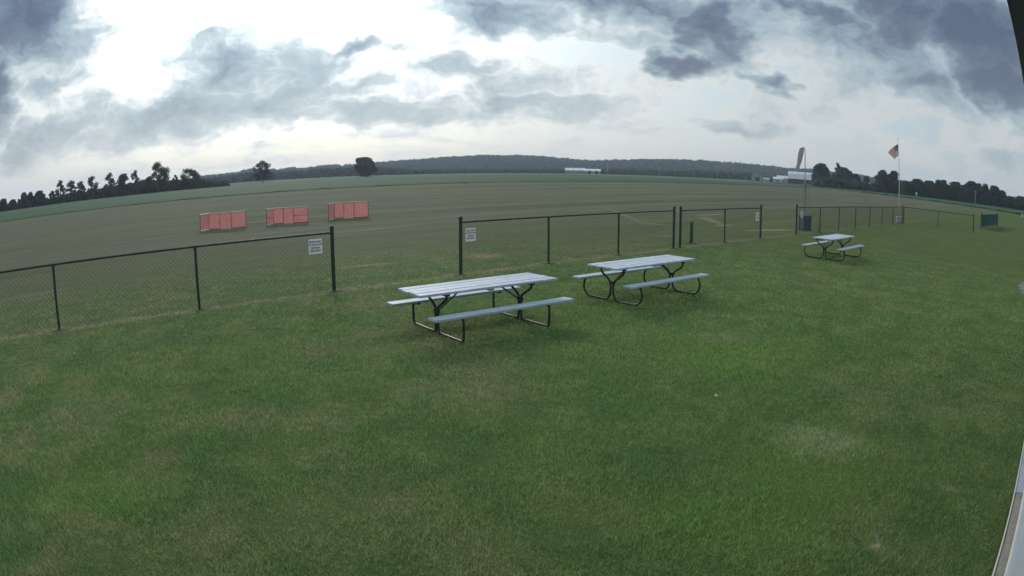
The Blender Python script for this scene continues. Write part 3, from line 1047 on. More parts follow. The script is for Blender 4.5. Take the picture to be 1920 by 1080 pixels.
shed("barn", 24.75, 27.05, 470, 4.3, 9.2, 11, BARN_RED, ROOF_WHITE, "red barn with a big pale metal gambrel roof behind the windsock", "barn", gambrel=True,
     doors=[(-0.05, 0.13, 0.05, 3.6, BARN_RED), (-0.40, -0.34, 1.6, 2.6, DARK_GLASS), (-0.26, -0.20, 1.6, 2.6, DARK_GLASS), (0.28, 0.34, 1.6, 2.6, DARK_GLASS)])
a0, a1 = azel(1450, 335)[0], azel(1468, 335)[0]
shed("farm_shed", a0, a1, 462, 2.9, 4.3, 7, FARM_WHITE, ROOF_WHITE, "long low white shed next to the red barn", "shed", doors=[(-0.2, 0.1, 0.05, 2.3, FARM_GREY)])
a0, a1 = azel(1457, 335)[0], azel(1477, 335)[0]
shed("farm_shed", a0, a1, 480, 3.6, 5.6, 8, FARM_WHITE, ROOF_WHITE, "taller white lean-to between the low shed and the red barn", "shed", doors=[(-0.1, 0.15, 0.05, 2.5, FARM_GREY)])
a0, a1 = azel(1432, 335)[0], azel(1442, 335)[0]
shed("farm_wagon_shed", a0, a1, 455, 2.2, 3.1, 4, FARM_WHITE, FARM_WHITE, "tiny white hut standing apart from the farm sheds", "hut", doors=[(-0.2, 0.2, 0.05, 1.7, FARM_GREY)])
# round-roofed grey shed
a0, a1 = azel(1409, 330)[0], azel(1431, 330)[0]
rho = 560
azc = (a0 + a1) / 2
w = rho * R(a1 - a0)
root = empty("round_roof_shed", polar(azc, rho), face_cam(azc), "grey round-roofed shed at the foot of the hill beside the farm", "shed")
mb = MB()
arc = [(w / 2 * math.cos(math.pi * k / 14), 3.0 + 3.6 * math.sin(math.pi * k / 14)) for k in range(15)]
poly = [(w / 2, 0.0)] + arc + [(-w / 2, 0.0)]
n = len(poly)
mb.addm([(x, 0, z) for x, z in poly] + [(x, 14, z) for x, z in poly], [tuple(range(n - 1, -1, -1)), tuple(range(n, 2 * n)), (0, n - 1, 2 * n - 1, n), (0, n, n + 1, 1), (n - 2, 2 * n - 2, 2 * n - 1, n - 1)])
mb.build('wall', FARM_GREY, root)
mb = MB()
for k in range(14):
    (x0, z0), (x1, z1) = arc[k], arc[k + 1]
    mb.addm([(x0, -0.4, z0 + .05), (x1, -0.4, z1 + .05), (x1, 14.4, z1 + .05), (x0, 14.4, z0 + .05), (x0 * 1.03, -0.4, z0 + .3), (x1 * 1.03, -0.4, z1 + .3), (x1 * 1.03, 14.4, z1 + .3), (x0 * 1.03, 14.4, z0 + .3)],
            [(0, 1, 2, 3), (7, 6, 5, 4), (0, 4, 5, 1), (1, 5, 6, 2), (2, 6, 7, 3), (3, 7, 4, 0)])
mb.build('roof', FARM_WHITE, root)
mb = MB(); mb.box(-w * .2, w * .2, -0.1, -0.02, 0.05, 3.4); mb.build('door', DARK_GLASS, root)
# two long pale sheds
a0, a1 = azel(1060, 318)[0], azel(1097, 318)[0]
shed("poultry_shed", a0, a1, 612, 3.0, 5.3, 14, FARM_GREY, ROOF_WHITE, "long pale farm shed below the hill, the higher of two in a line", "shed",
     doors=[(-0.42, -0.34, 0.05, 3.6, FARM_GREY), (-0.15, -0.05, 0.05, 3.6, FARM_GREY), (0.2, 0.3, 0.05, 3.6, FARM_GREY)])
a0, a1 = azel(1096, 318)[0], azel(1126, 318)[0]
shed("poultry_shed", a0, a1, 600, 2.7, 4.7, 12, FARM_GREY, ROOF_WHITE, "shorter pale-roofed farm shed at the end of the long pale shed", "shed",
     doors=[(-0.3, -0.1, 0.05, 3.2, DARK_GLASS), (0.15, 0.35, 0.05, 3.2, DARK_GLASS)])
# house
a0, a1 = azel(1630, 346)[0], azel(1645, 346)[0]
shed("farmhouse", a0, a1, 368, 2.6, 5.0, 7, FARM_GREY, FARM_WHITE, "small grey farmhouse with a white roof tucked between the trees", "house",
     doors=[(-0.1, 0.08, 0.05, 2.1, DARK_GLASS), (-0.38, -0.22, 1.0, 2.2, DARK_GLASS), (0.22, 0.38, 1.0, 2.2, DARK_GLASS)])
a0, a1 = azel(1717, 357)[0], azel(1719.6, 357)[0]
shed("garden_hut", a0, a1, 322, 1.5, 2.3, 2, FARM_WHITE, FARM_WHITE, "tiny white hut under the tree row past the flagpole", "hut", ov=0.06, doors=[(-0.2, 0.2, 0.05, 1.3, FARM_GREY)])

for (px, ty, rho, lab) in ((1139, 306, 622, "thin pale utility pole nearest the long pale sheds"), (1236, 311, 626, "thin pale utility pole halfway between the pale sheds and the farm"),
                           (1345, 313, 618, "thin pale utility pole near the grey round-roofed shed"), (1829, 357, 322, "short pale utility pole in front of the dense tree row")):
    az_, el_ = azel(px, ty)
    H = z_at(el_, rho)
    root = empty("utility_pole", polar(az_, rho), face_cam(az_), lab, "utility pole", "utility poles")
    mb = MB(); mb.tube([(0, 0, -0.2), (0, 0, H * 0.5), (0, 0, H)], [0.26, 0.23, 0.18], 8); mb.build('pole', POLE_WOOD, root, True)
    mb = MB(); mb.box(-1.2, 1.2, -0.26, -0.12, H - 0.9, H - 0.7); mb.build('crossarm', POLE_WOOD, root)
    for x in (-1.05, 0.45, 1.05):
        mb = MB(); mb.lathe([(0.05, H - 0.7), (0.09, H - 0.62), (0.05, H - 0.5)], 6, x, -0.19); mb.build('insulator', FARM_WHITE, root)

# ---------------------------------------------------------------- chain-link fences
FH = 1.27


def fence(posts, label, tall_ends=(True, True), seed=0):
    P = [Vector((x, y, 0)) for x, y in posts]
    root = empty("chain_link_fence", P[0], 0.0, label, "fence", "green chain-link fence runs")
    loc = [p - P[0] for p in P]
    for i, p in enumerate(loc):
        end = (i == 0 and tall_ends[0]) or (i == len(loc) - 1 and tall_ends[1])
        r, h = (0.043, FH + 0.09) if end else (0.029, FH - 0.035)
        mb = MB()
        lx, ly = random.Random(seed + i).uniform(-.01, .01), random.Random(seed + i + 50).uniform(-.01, .01)
        mb.tube([(p.x, p.y, -0.15), (p.x + lx, p.y + ly, h)], r, 12)
        po = mb.build('post', GREEN_METAL, root, False)
        mb = MB()
        if end:
            mb.lathe([(r * 1.18, h - 0.03), (r * 1.2, h + 0.005), (r * 0.9, h + 0.03), (r * 0.35, h + 0.045)], 12, p.x + lx, p.y + ly)
        else:
            mb.lathe([(r * 1.2, h - 0.05), (r * 1.25, h - 0.01), (r * 0.9, h + 0.012)], 12, p.x + lx, p.y + ly)
        mb.build('post_cap', GREEN_METAL, po)
        if end:
            for z in (0.18, 0.50, 0.82, 1.12):
                mb = MB(); mb.lathe([(r * 1.0, z), (r * 1.15, z + 0.002), (r * 1.15, z + 0.024), (r * 1.0, z + 0.026)], 12, p.x, p.y)
                mb.build('brace_band', GREEN_METAL, po)
        # earth worn round the footing
        rg = random.Random(seed * 7 + i)
        ring = []
        for k in range(14):
            a = 2 * math.pi * k / 14
            rr = 0.16 * (0.75 + 0.6 * rg.random())
            q = U * (rr * 1.4 * math.cos(a)) + NV * (rr * 0.9 * math.sin(a))
            ring.append((p.x + q.x, p.y + q.y, 0.004))
        mb = MB(); mb.addm([(p.x, p.y, 0.022)] + ring, [(0, 1 + k, 1 + (k + 1) % 14) for k in range(14)])
        mb.build('footing', SOIL, root)
    for a, b in zip(loc[:-1], loc[1:]):
        d_ = (b - a)
        L = d_.length
        e = d_ / L
        mb = MB()
        mb.tube([(a.x, a.y, FH - 0.02), (b.x, b.y, FH - 0.02)], 0.0215, 10)
        rl = mb.build('top_rail', GREEN_METAL, root)
        # woven wire: zigzag strands that interlock into diamonds
        n = max(2, int(L / 0.05))
        zz = np.arange(0.035, FH + 0.045, 0.05)
        k = len(zz)
        J, K = np.meshgrid(np.arange(n), np.arange(k), indexing='ij')
        off = 0.0255 * np.where((J + K) % 2 == 0, 1, -1)
        along = (J + 0.5) * (L / n) + off
        depth = 0.024 + 0.004 * np.where(K % 2 == 0, 1, -1)
        nrm = Vector((e.y, -e.x, 0))
        if nrm.dot(-P[0]) < 0:
            nrm = -nrm
        cx = a.x + e.x * along + nrm.x * depth
        cy = a.y + e.y * along + nrm.y * depth
        cz = np.broadcast_to(zz[None], cx.shape)
        wr = 0.0030
        ringo = [(e.x * wr, e.y * wr, 0.0), (-e.x * wr * .5 + nrm.x * wr * .87, -e.y * wr * .5 + nrm.y * wr * .87, 0.0), (-e.x * wr * .5 - nrm.x * wr * .87, -e.y * wr * .5 - nrm.y * wr * .87, 0.0)]
        V = np.stack([np.stack([cx + o_[0], cy + o_[1], cz + o_[2]], -1) for o_ in ringo], 2)     # n,k,3,3
        idx = np.arange(n * k * 3).reshape(n, k, 3)
        F = []
        for c in range(3):
            F.append(np.stack([idx[:, :-1, c], idx[:, :-1, (c + 1) % 3], idx[:, 1:, (c + 1) % 3], idx[:, 1:, c]], -1).reshape(-1, 4))
        wo = np_mesh('wire_mesh', V.reshape(-1, 3), np.concatenate(F), WIRE, root)
        wo["kind"] = "stuff"
        # rail ties
        mb = MB()
        for q in range(1, int(L / 0.45)):
            c = a + e * (q * 0.45)
            mb.tube([c + nrm * 0.03 + Vector((0, 0, FH - 0.07)), c + nrm * 0.031 + Vector((0, 0, FH + 0.008)), c - nrm * 0.026 + Vector((0, 0, FH + 0.006)), c - nrm * 0.028 + Vector((0, 0, FH - 0.05))], 0.003, 4)
        tb = mb.build('rail_tie', WIRE, rl)
        tb["kind"] = "stuff"
    return root


def fl(s):
    return tuple(st(s, FT)[:2])


FT = -12.42
PS = [to_st(Vector((x, y, 0)))[0] for x, y in [(-8.54, 9.1), (-6.22, 11.25), (-3.82, 13.18), (-1.34, 15.4), (0.87, 17.22), (3.07, 19.04), (5.26, 20.86), (5.59, 21.08), (7.87, 23.02), (10.18, 24.97), (13.09, 27.31)]]
fence([fl(PS[0] - 3.12), fl(PS[0]), fl(PS[1]), fl(PS[2])], "green chain-link fence run ending at a tall post before the wide gap", (False, True), 1)
fence([fl(PS[3]), fl(PS[4]), fl(PS[5]), fl(PS[6])], "green chain-link fence run of three bays behind the two near picnic tables", (True, True), 2)
fence([fl(PS[7]), fl(PS[8]), fl(PS[9])], "short two-bay green chain-link fence with the green post behind it", (True, True), 3)
fence([(13.09, 27.31), (15.41, 29.2), (17.69, 31.1), (20.01, 32.99), (22.34, 34.88), (24.66, 36.79), (26.99, 38.7), (29.34, 40.58)],
      "long green chain-link fence run from the dark bin to the flagpole", (True, True), 4)
fence([(29.42, 40.52), (31.86, 38.72), (34.41, 36.73)], "green chain-link fence wing turning back from the flagpole corner", (False, True), 5)
e6 = Vector((50.28 - 40.17, 49.13 - 41.71, 0))
fence([(40.17 + e6.x * k / 4, 41.71 + e6.y * k / 4) for k in range(5)], "detached fence run hung with teal windscreen cloth past the fence wing", (True, True), 6)
f6 = [o for o in bpy.data.objects if o.name.startswith('chain_link_fence')][-1]
ee = e6.normalized(); n6 = Vector((ee.y, -ee.x, 0))
for k in range(4):
    v_, f_ = [], []
    nq = 16
    for i in range(nq + 1):
        u_ = (k + 0.01 + 0.98 * i / nq) / 4 * e6.length
        z0 = 0.26 - 0.07 * abs(math.sin(math.pi * i / 4))
        for z in (z0, 0.6, 0.95, 1.215):
            p = ee * u_ + n6 * (0.045 + 0.012 * math.sin(i * 1.3 + z * 4))
            v_.append((p.x, p.y, z))
    for i in range(nq):
        for j in range(3):
            a = i * 4 + j
            f_.append((a, a + 4, a + 5, a + 1))
    mb = MB(); mb.addm(v_, f_); mb.build('windscreen_panel', WINDSCREEN, f6)


# ---------------------------------------------------------------- signs on the fence
def text_mesh(body, size, mat, name='lettering'):
    cu = bpy.data.curves.new('t', 'FONT')
    cu.body = body
    cu.size = size
    cu.align_x = 'CENTER'
    cu.align_y = 'CENTER'
    cu.extrude = 0.0008
    cu.offset = 0.0014
    to = bpy.data.objects.new('t', cu)
    me = bpy.data.meshes.new_from_object(to)
    me.name = name
    bpy.data.objects.remove(to)
    me.materials.clear()
    me.materials.append(mat)
    return me


U_AZ = math.atan2(U.y, U.x)
WORDS = ["PILOTS ONLY", "NO SPECTATORS", "BEYOND", "THIS POINT"]
LETTERS = [text_mesh(w_, 0.047, INK) for w_ in WORDS]


def sign(az_, z, w, h, label, text=True, rounded=0.012):
    # where the viewing azimuth crosses the fence line
    dv = Vector((math.sin(R(az_)), math.cos(R(az_)), 0))
    rho = FT / (dv.x * NV.x + dv.y * NV.y)
    p = dv * rho + NV * 0.036
    root = empty("warning_sign", (p.x, p.y, z), U_AZ, label, "sign", "white signs on the chain-link fence")
    mb = MB()
    pts = []
    for (cx, cz, a0) in ((w / 2 - rounded, h / 2 - rounded, 0), (-w / 2 + rounded, h / 2 - rounded, 90), (-w / 2 + rounded, -h / 2 + rounded, 180), (w / 2 - rounded, -h / 2 + rounded, 270)):
        for k in range(6):
            a = R(a0 + k * 18)
            pts.append((cx + rounded * math.cos(a), cz + rounded * math.sin(a)))
    n = len(pts)
    mb.addm([(x, -0.0035, z_) for x, z_ in pts] + [(x, 0.0, z_) for x, z_ in pts],
            [tuple(range(n)), tuple(range(2 * n - 1, n - 1, -1))] + [(k, n + k, n + (k + 1) % n, (k + 1) % n) for k in range(n)])
    pn = mb.build('panel', SIGN_WHITE, root)
    if text:
        for me, zz, sc in zip(LETTERS, (0.095, 0.035, -0.03, -0.09), (1.0, 0.84, 1.0, 1.0)):
            o = bpy.data.objects.new('lettering', me)
            link(o, pn)
            o.location = (0, -0.0050, zz)
            o.rotation_euler = (R(90), 0, 0)
            o.scale = (sc * w / 0.31, sc * 1.1, 1)
    for sx in (-1, 1):
        for sz in (-1, 1):
            mb = MB()
            mb.tube([(sx * (w / 2 - 0.02), -0.006, sz * (h / 2 - 0.02)), (sx * (w / 2 - 0.02), 0.03, sz * (h / 2 - 0.02))], 0.004, 6)
            mb.build('wire_tie', GALV, pn)
    return root


sign(-17.6, 1.0, 0.32, 0.31, "white square warning sign beside the tall post at the wide gap")
sign(-3.73, 0.945, 0.30, 0.315, "white square warning sign on the fence run behind the near picnic tables")
sign(21.86, 0.905, 0.30, 0.33, "white warning sign at the end of the short two-bay fence")
sign(26.02, 0.90, 0.36, 0.35, "white round-cornered sign on the fence in front of the dark bin", text=False, rounded=0.15)
o_ = [x for x in bpy.data.objects if x.name.startswith('panel')][-1]
mb = MB(); mb.box(-0.05, 0.05, -0.0052, -0.0045, -0.11, 0.09); mb.build('printed_block', FARM_GREY, o_)


# ---------------------------------------------------------------- picnic tables
TOP_Z, SEAT_Z, TW = 0.70, 0.415, 0.766
PIPE_A = [(0.30, 0.655), (0.30, 0.60), (0.27, 0.56), (0.10, 0.455), (0.045, 0.41), (0.034, 0.36), (0.034, 0.12), (0.05, 0.045), (0.11, 0.020), (0.66, 0.020), (0.725, 0.035), (0.752, 0.09), (0.755, 0.30), (0.74, 0.345), (0.69, 0.368), (0.56, 0.370)]
PIPE_B = [(0.30, 0.655), (0.302, 0.60), (0.275, 0.535), (0.19, 0.475), (0.10, 0.42), (0.052, 0.355), (0.034, 0.27), (0.045, 0.14), (0.10, 0.05), (0.20, 0.020), (0.52, 0.020), (0.64, 0.032), (0.73, 0.09), (0.772, 0.18), (0.765, 0.27), (0.73, 0.345), (0.70, 0.372)]


def picnic_table(pos, rz, L, xf, pipe, label, seed):
    rg = random.Random(seed)
    root = empty("picnic_table", (pos[0], pos[1], 0), rz, label, "picnic table", "picnic tables on the lawn")
    bw = TW / 4
    for k in range(4):
        y0 = -TW / 2 + k * bw + 0.003
        dx0, dx1 = rg.uniform(-0.018, 0.018), rg.uniform(-0.018, 0.018)
        mb = MB()
        mb.bev(-L / 2 + dx0, L / 2 + dx1, 0, bw - 0.018, -0.038 + rg.uniform(-.002, .002), rg.uniform(-.002, .002), 0.005)
        o = mb.build('top_board', WOOD_TOP, root)
        o.location = (0, y0, TOP_Z)
    for sgn in (-1, 1):
        mb = MB()
        mb.bev(-L / 2 + rg.uniform(-.01, .01), L / 2 + rg.uniform(-.01, .01), -0.112, 0.112, -0.038, 0, 0.005)
        o = mb.build('seat_board', WOOD_SEAT, root)
        o.location = (0, sgn * 0.682, SEAT_Z)
    for x in (-xf, xf):
        for sgn in (-1, 1):
            mb = MB()
            mb.tube(spline([(x, sgn * y, z) for y, z in pipe], 5), 0.0205, 10)
            mb.build('leg_pipe', BLACK_PIPE, root, True)
        mb = MB(); mb.bev(x - 0.035, x + 0.035, -TW / 2 + 0.04, TW / 2 - 0.04, TOP_Z - 0.075, TOP_Z - 0.040, 0.004)
        mb.build('cleat', BLACK_PIPE, root)
        for sgn in (-1, 1):
            mb = MB(); mb.box(x - 0.03, x + 0.03, sgn * 0.68 - 0.10, sgn * 0.68 + 0.10, SEAT_Z - 0.046, SEAT_Z - 0.039)
            mb.build('seat_bracket', BLACK_PIPE, root)
        mb = MB(); mb.box(x - 0.025, x + 0.025, -0.058, 0.058, 0.325, 0.385); mb.build('hub_clamp', BLACK_PIPE, root)
        xi = x - math.copysign(0.46, x)
        mb = MB(); mb.tube([(x - math.copysign(0.02, x), 0, 0.35), (xi, 0, TOP_Z - 0.055), (xi - math.copysign(0.07, x), 0, TOP_Z - 0.046)], 0.0125, 8)
        mb.build('diagonal_brace', BLACK_PIPE, root, True)
    mb = MB(); mb.bev(-0.04, 0.04, -TW / 2 + 0.05, TW / 2 - 0.05, TOP_Z - 0.076, TOP_Z - 0.040, 0.004)
    mb.build('cleat', WOOD_SEAT, root)
    return root


picnic_table((-0.506, 10.136), 0.646, 2.56, 0.80, PIPE_A, "grey picnic table with angular pipe legs nearest the wide fence gap", 1)
picnic_table((2.634, 12.689), 0.655, 2.47, 0.92, PIPE_B, "grey picnic table with curled pipe legs in front of the three-bay fence", 2)
picnic_table((10.84, 19.343), 0.705, 2.50, 0.95, PIPE_B, "grey picnic table standing alone near the dark bin and long fence", 3)


# ---------------------------------------------------------------- orange pilot screens
def screen(px_pts, top_el_h, label, seed, mid_rails=()):
    P = [gp(*p) for p in px_pts]
    root = empty("safety_screen", P[0], 0.0, label, "safety screen", "orange safety screens on the flying field")
    Lc = [p - P[0] for p in P]
    Hs = top_el_h
    for p in Lc:
        mb = MB(); mb.tube([(p.x, p.y, -0.05), (p.x, p.y, Hs)], 0.016, 8); mb.build('post', RUST_PIPE, root)
    for i, (a, b) in enumerate(zip(Lc[:-1], Lc[1:])):
        L = (b - a).length
        e = (b - a) / L
        nr = Vector((e.y, -e.x, 0))
        if nr.y > 0:
            nr = -nr
        mb = MB(); mb.tube([a + Vector((0, 0, Hs + .01)), b + Vector((0, 0, Hs + .01))], 0.026, 8); mb.build('top_rail', PALE_PIPE, root)
        mb = MB(); mb.tube([a + Vector((0, 0, .06)), b + Vector((0, 0, .06))], 0.022, 8); mb.build('bottom_rail', PALE_PIPE if i % 2 == 0 else RUST_PIPE, root)
        if i in mid_rails:
            mb = MB(); mb.tube([a + Vector((0, 0, Hs * .52)), b + Vector((0, 0, Hs * .52))], 0.022, 8); mb.build('middle_rail', RUST_PIPE, root)
        # woven plastic net: crossing straps with slots between
        mb = MB()
        z0, z1 = 0.09, Hs - 0.02
        nh = 11
        rgn = random.Random(seed * 10 + i)
        sag = rgn.uniform(0.0, 0.03)
        for k in range(nh):
            z = z0 + (z1 - z0) * (k + .5) / nh
            w = (z1 - z0) / nh * 0.27
            pts = []
            for q in range(5):
                u_ = q / 4
                c = a + e * (L * u_) + nr * (0.03 + 0.02 * math.sin(u_ * 3 + k))
                pts.append((c, z - sag * math.sin(math.pi * u_)))
            v_ = []
            for c, zz in pts:
                v_ += [(c.x, c.y, zz - w), (c.x, c.y, zz + w)]
            mb.addm(v_, [(2 * q, 2 * q + 2, 2 * q + 3, 2 * q + 1) for q in range(4)])
        nvt = max(4, int(L / 0.085))
        for k in range(nvt):
            c = a + e * (L * (k + .5) / nvt) + nr * 0.036
            w = L / nvt * 0.20
            mb.addm([(c.x - e.x * w, c.y - e.y * w, z0), (c.x + e.x * w, c.y + e.y * w, z0), (c.x + e.x * w, c.y + e.y * w, z1), (c.x - e.x * w, c.y - e.y * w, z1)], [(0, 1, 2, 3)])
        mb.build('net_panel', ORANGE, root)
    return root


screen([(376, 435.5), (393, 432.2), (413, 431.2), (434, 430.2), (461.5, 427.5)], 0.86, "orange net safety screen farthest along from the fence sign post", 1)
screen([(500, 424.5), (513, 422.2), (532, 421.2), (551, 420.2), (577.5, 418)], 0.86, "orange net safety screen with a middle rail, between two others", 2, (0, 3))
screen([(616, 415), (627, 411.5), (645, 410.6), (664, 409.8), (690.5, 408.6)], 0.90, "orange net safety screen just above the tall fence post", 3)

# ---------------------------------------------------------------- windsock mast
az_ = azel(1509.5, 345)[0]
rho = 40.0
base = polar(az_, rho)
root = empty("windsock_mast", base, face_cam(az_), "slim three-legged steel mast carrying the windsock behind the dark bin", "mast")
zt = z_at(azel(1509, 345)[1], rho)
ztop = z_at(azel(1509.5, 280)[1], rho)
foot = [(-0.16, 0.0), (0.30, 0.06), (0.05, 0.40)]
for (x, y) in foot:
    mb = MB(); mb.tube([(x * 1.15, y * 1.15, -0.1), (x, y, zt * 0.7), (x * 0.9, y * 0.9, zt)], 0.021, 8); mb.build('leg', GALV, root)
for k in range(5):
    z0 = 0.25 + k * (zt - 0.35) / 5
    z1 = z0 + (zt - 0.35) / 5
    for i in range(3):
        a, b = foot[i], foot[(i + 1) % 3]
        mb = MB(); mb.tube([(a[0] * 1.03, a[1] * 1.03, z0), (b[0] * 1.03, b[1] * 1.03, z1)], 0.008, 5); mb.build('lattice_bar', GALV, root)
mb = MB(); mb.lathe([(0.05, zt - 0.03), (0.33, zt - 0.03), (0.33, zt), (0.05, zt)], 12, 0.06, 0.14); mb.build('top_plate', GALV, root)
mb = MB(); mb.tube([(0.0, 0.1, 0.5), (0.0, 0.1, zt), (0.0, 0.1, ztop)], [0.035, 0.035, 0.022], 10); mb.build('mast_pole', GALV, root)
mb = MB(); mb.tube([(0.0, 0.1, ztop - 0.05), (-0.14, 0.0, ztop + 0.06), (-0.26, -0.08, ztop + 0.08)], 0.014, 6); mb.build('swivel_arm', GALV, root)

# sock: cloth tube drooping from its hoop
cx0, cz0 = 0.0, 0.0
keys = [(1504.5, 276.5, 0.10), (1503.5, 279, 0.17), (1502.5, 285, 0.185), (1500.5, 294, 0.175), (1498.8, 303, 0.155), (1496.8, 311, 0.130), (1495.2, 318, 0.115), (1494.3, 321.5, 0.11)]
ctr = []
for (px, py, r) in keys:
    a, e = azel(px, py)
    ctr.append((rho * math.tan(R(a - az_)), -0.12, z_at(e, rho), r))
origin = Vector(base) + Vector((0, 0, 0))
so_ = empty("windsock", base, face_cam(az_), "faded pink-orange windsock hanging limp from the steel mast", "windsock")
path = spline([c[:3] for c in ctr], 4)
rr = np.interp(np.linspace(0, 1, len(path)), np.linspace(0, 1, len(ctr)), [c[3] for c in ctr])
n = 18
v_, f_ = [], []
for i, p in enumerate(path):
    for k in range(n):
        a = 2 * math.pi * k / n
        r = rr[i] * (1 + 0.07 * math.sin(3 * a + i * 0.5) + 0.04 * math.sin(5 * a - i))
        v_.append((p.x + r * math.cos(a), p.y + r * 0.8 * math.sin(a), p.z + 0.25 * r * math.cos(a)))
for i in range(len(path) - 1):
    for k in range(n):
        f_.append((i * n + k, i * n + (k + 1) % n, (i + 1) * n + (k + 1) % n, (i + 1) * n + k))
f_.append(tuple(range(n - 1, -1, -1)))
mb = MB(); mb.addm(v_, f_); mb.build('cloth_tube', SOCK, so_, True)
mb = MB(); p = path[2]
mb.tube([(p.x + 0.18 * math.cos(2 * math.pi * k / 16), p.y + 0.15 * math.sin(2 * math.pi * k / 16), p.z + 0.045 * math.cos(2 * math.pi * k / 16)) for k in range(17)], 0.008, 5)
mb.build('hoop', GALV, so_)

# ---------------------------------------------------------------- flagpole and flag
az_ = azel(1685.6, 380)[0]
fp = polar(az_, 51.2)
rho = 51.2
ztop = z_at(azel(1682, 260)[1], rho)
root = empty("flagpole", fp, face_cam(az_), "tall slim white flagpole at the fence corner", "flagpole")
mb = MB(); mb.tube([(0, 0, -0.1), (0, 0, ztop * 0.5), (-0.10, 0, ztop)], [0.042, 0.036, 0.024], 12); mb.build('pole', ALU, root, True)
mb = MB(); mb.lathe([(0.012, ztop), (0.035, ztop + 0.02), (0.045, ztop + 0.05), (0.035, ztop + 0.08), (0.008, ztop + 0.10)], 12, -0.10, 0); mb.build('finial', ALU, root, True)
mb = MB(); mb.lathe([(0.16, 0.0), (0.16, 0.05), (0.07, 0.09), (0.05, 0.2)], 14); mb.build('base_collar', CONCRETE, root)
mb = MB(); mb.tube([(0.05, -0.03, 1.0), (0.0, -0.04, ztop * .5), (-0.09, -0.03, ztop - 0.05)], 0.006, 5); mb.build('halyard', ALU, root)
mb = MB(); mb.box(0.03, 0.06, -0.07, -0.04, 0.95, 1.08); mb.build('cleat', GALV, root)

fo = None
zf = z_at(azel(1682.5, 270)[1], rho)
c00 = Vector((-0.105, -0.03, zf)); c01 = Vector((-0.07, -0.03, zf - 0.86))          # hoist top / bottom
c10 = Vector((-1.02, -0.10, zf - 0.76)); c11 = Vector((-0.44, -0.10, zf - 1.22))     # fly top / bottom
nu, nv_ = 36, 24
v_, f_, uvs = [], [], []
for i in range(nu + 1):
    for j in range(nv_ + 1):
        u_, w_ = i / nu, j / nv_
        p = c00.lerp(c01, w_).lerp(c10.lerp(c11, w_), u_)
        amp = 0.09 * min(1, u_ * 2.2)
        p = p + Vector((0.03 * math.sin(7 * u_ + 2 * w_) * u_, amp * math.sin(9.5 * u_ + 3.2 * w_) + 0.05 * u_ * math.sin(14 * w_ + 2 * u_), 0.05 * math.sin(math.pi * u_) * (1 - w_)))
        v_.append(tuple(p)); uvs.append((u_, 1 - w_))
for i in range(nu):
    for j in range(nv_):
        a = i * (nv_ + 1) + j
        f_.append((a, a + 1, a + nv_ + 2, a + nv_ + 1))
me = bpy.data.meshes.new("flag")
me.from_pydata(v_, [], f_)
ul = me.uv_layers.new(name='UVMap')
for lp in me.loops:
    ul.data[lp.index].uv = uvs[lp.vertex_index]
me.materials.append(FLAG)
me.polygons.foreach_set('use_smooth', [True] * len(me.polygons))
fr = empty("flag", fp, face_cam(az_), "striped red and white flag with a dark blue canton drooping from the flagpole", "flag")
fob = bpy.data.objects.new("cloth", me)
link(fob, fr)
for zz in (0.0, -0.86):
    mb = MB(); mb.tube([(-0.11 - zz * -0.035, -0.03, zf + zz - 0.01), (-0.09 - zz * -0.035, -0.03, zf + zz + 0.03)], 0.01, 6); mb.build('clip', GALV, fr)

# ---------------------------------------------------------------- small things by the fence
# slatted bin
c = polar(azel(1509, 430)[0], 33.4)
root = empty("litter_bin", c, face_cam(azel(1509, 430)[0]) + R(32), "dark teal slatted litter bin behind the long fence", "litter bin")
S = 0.215
for k in range(8):
    z0 = 0.05 + k * 0.083
    for rz in range(4):
        mb = MB(); mb.bev(-S, S, -S - 0.022, -S, z0, z0 + 0.072, 0.004)
        o = mb.build('slat', BIN, root); o.rotation_euler = (0, 0, rz * math.pi / 2)
mb = MB(); mb.box(-S + .01, S - .01, -S + .01, S - .01, 0.02, 0.69); mb.build('liner', FASCIA, root)
for sx in (-1, 1):
    for sy in (-1, 1):
        mb = MB(); mb.box(sx * S - .025 + sx * .012, sx * S + .025 + sx * .012, sy * S - .025 + sy * .012, sy * S + .025 + sy * .012, 0, 0.72); mb.build('corner_post', BIN, root)
mb = MB(); mb.bev(-S - .04, S + .04, -S - .04, S + .04, 0.72, 0.765, 0.01); mb.build('lid', BIN, root)

# pale box at the flagpole
az_ = azel(1686, 412)[0]
root = empty("utility_box", polar(az_, 50.2), face_cam(az_) + R(6), "pale grey utility box standing behind the fence at the flagpole", "box")
mb = MB(); mb.bev(-0.24, 0.25, 0, 0.34, 0.04, 0.42, 0.012); mb.build('case', BOX_GREY, root)
mb = MB(); mb.bev(-0.265, 0.275, -0.025, 0.365, 0.422, 0.475, 0.012); mb.build('lid', ALU, root)
mb = MB(); mb.box(-0.27, 0.28, -0.03, 0.37, -0.02, 0.037); mb.build('plinth', CONCRETE, root)
mb = MB(); mb.box(-0.02, 0.03, -0.022, -0.004, 0.30, 0.37); mb.build('latch', GALV, root)

# short green post behind the two-bay fence
c = gp(1296, 456.5)
root = empty("marker_post", c, face_cam(16), "short square green post behind the two-bay fence", "post")
mb = MB(); mb.bev(-0.062, 0.062, -0.055, 0.055, -0.05, 0.76, 0.008); mb.build('shaft', POST_GREEN, root)
mb = MB(); mb.bev(-0.072, 0.072, -0.065, 0.065, 0.762, 0.79, 0.008); mb.build('cap', GREEN_METAL, root)
mb = MB(); mb.box(-0.005, 0.018, -0.0665, -0.056, 0.05, 0.74); mb.build('groove_strip', GREEN_METAL, root)
mb = MB(); mb.lathe([(0.24, 0.004), (0.2, 0.018), (0.1, 0.03)], 12); mb.build('footing', SOIL, root)

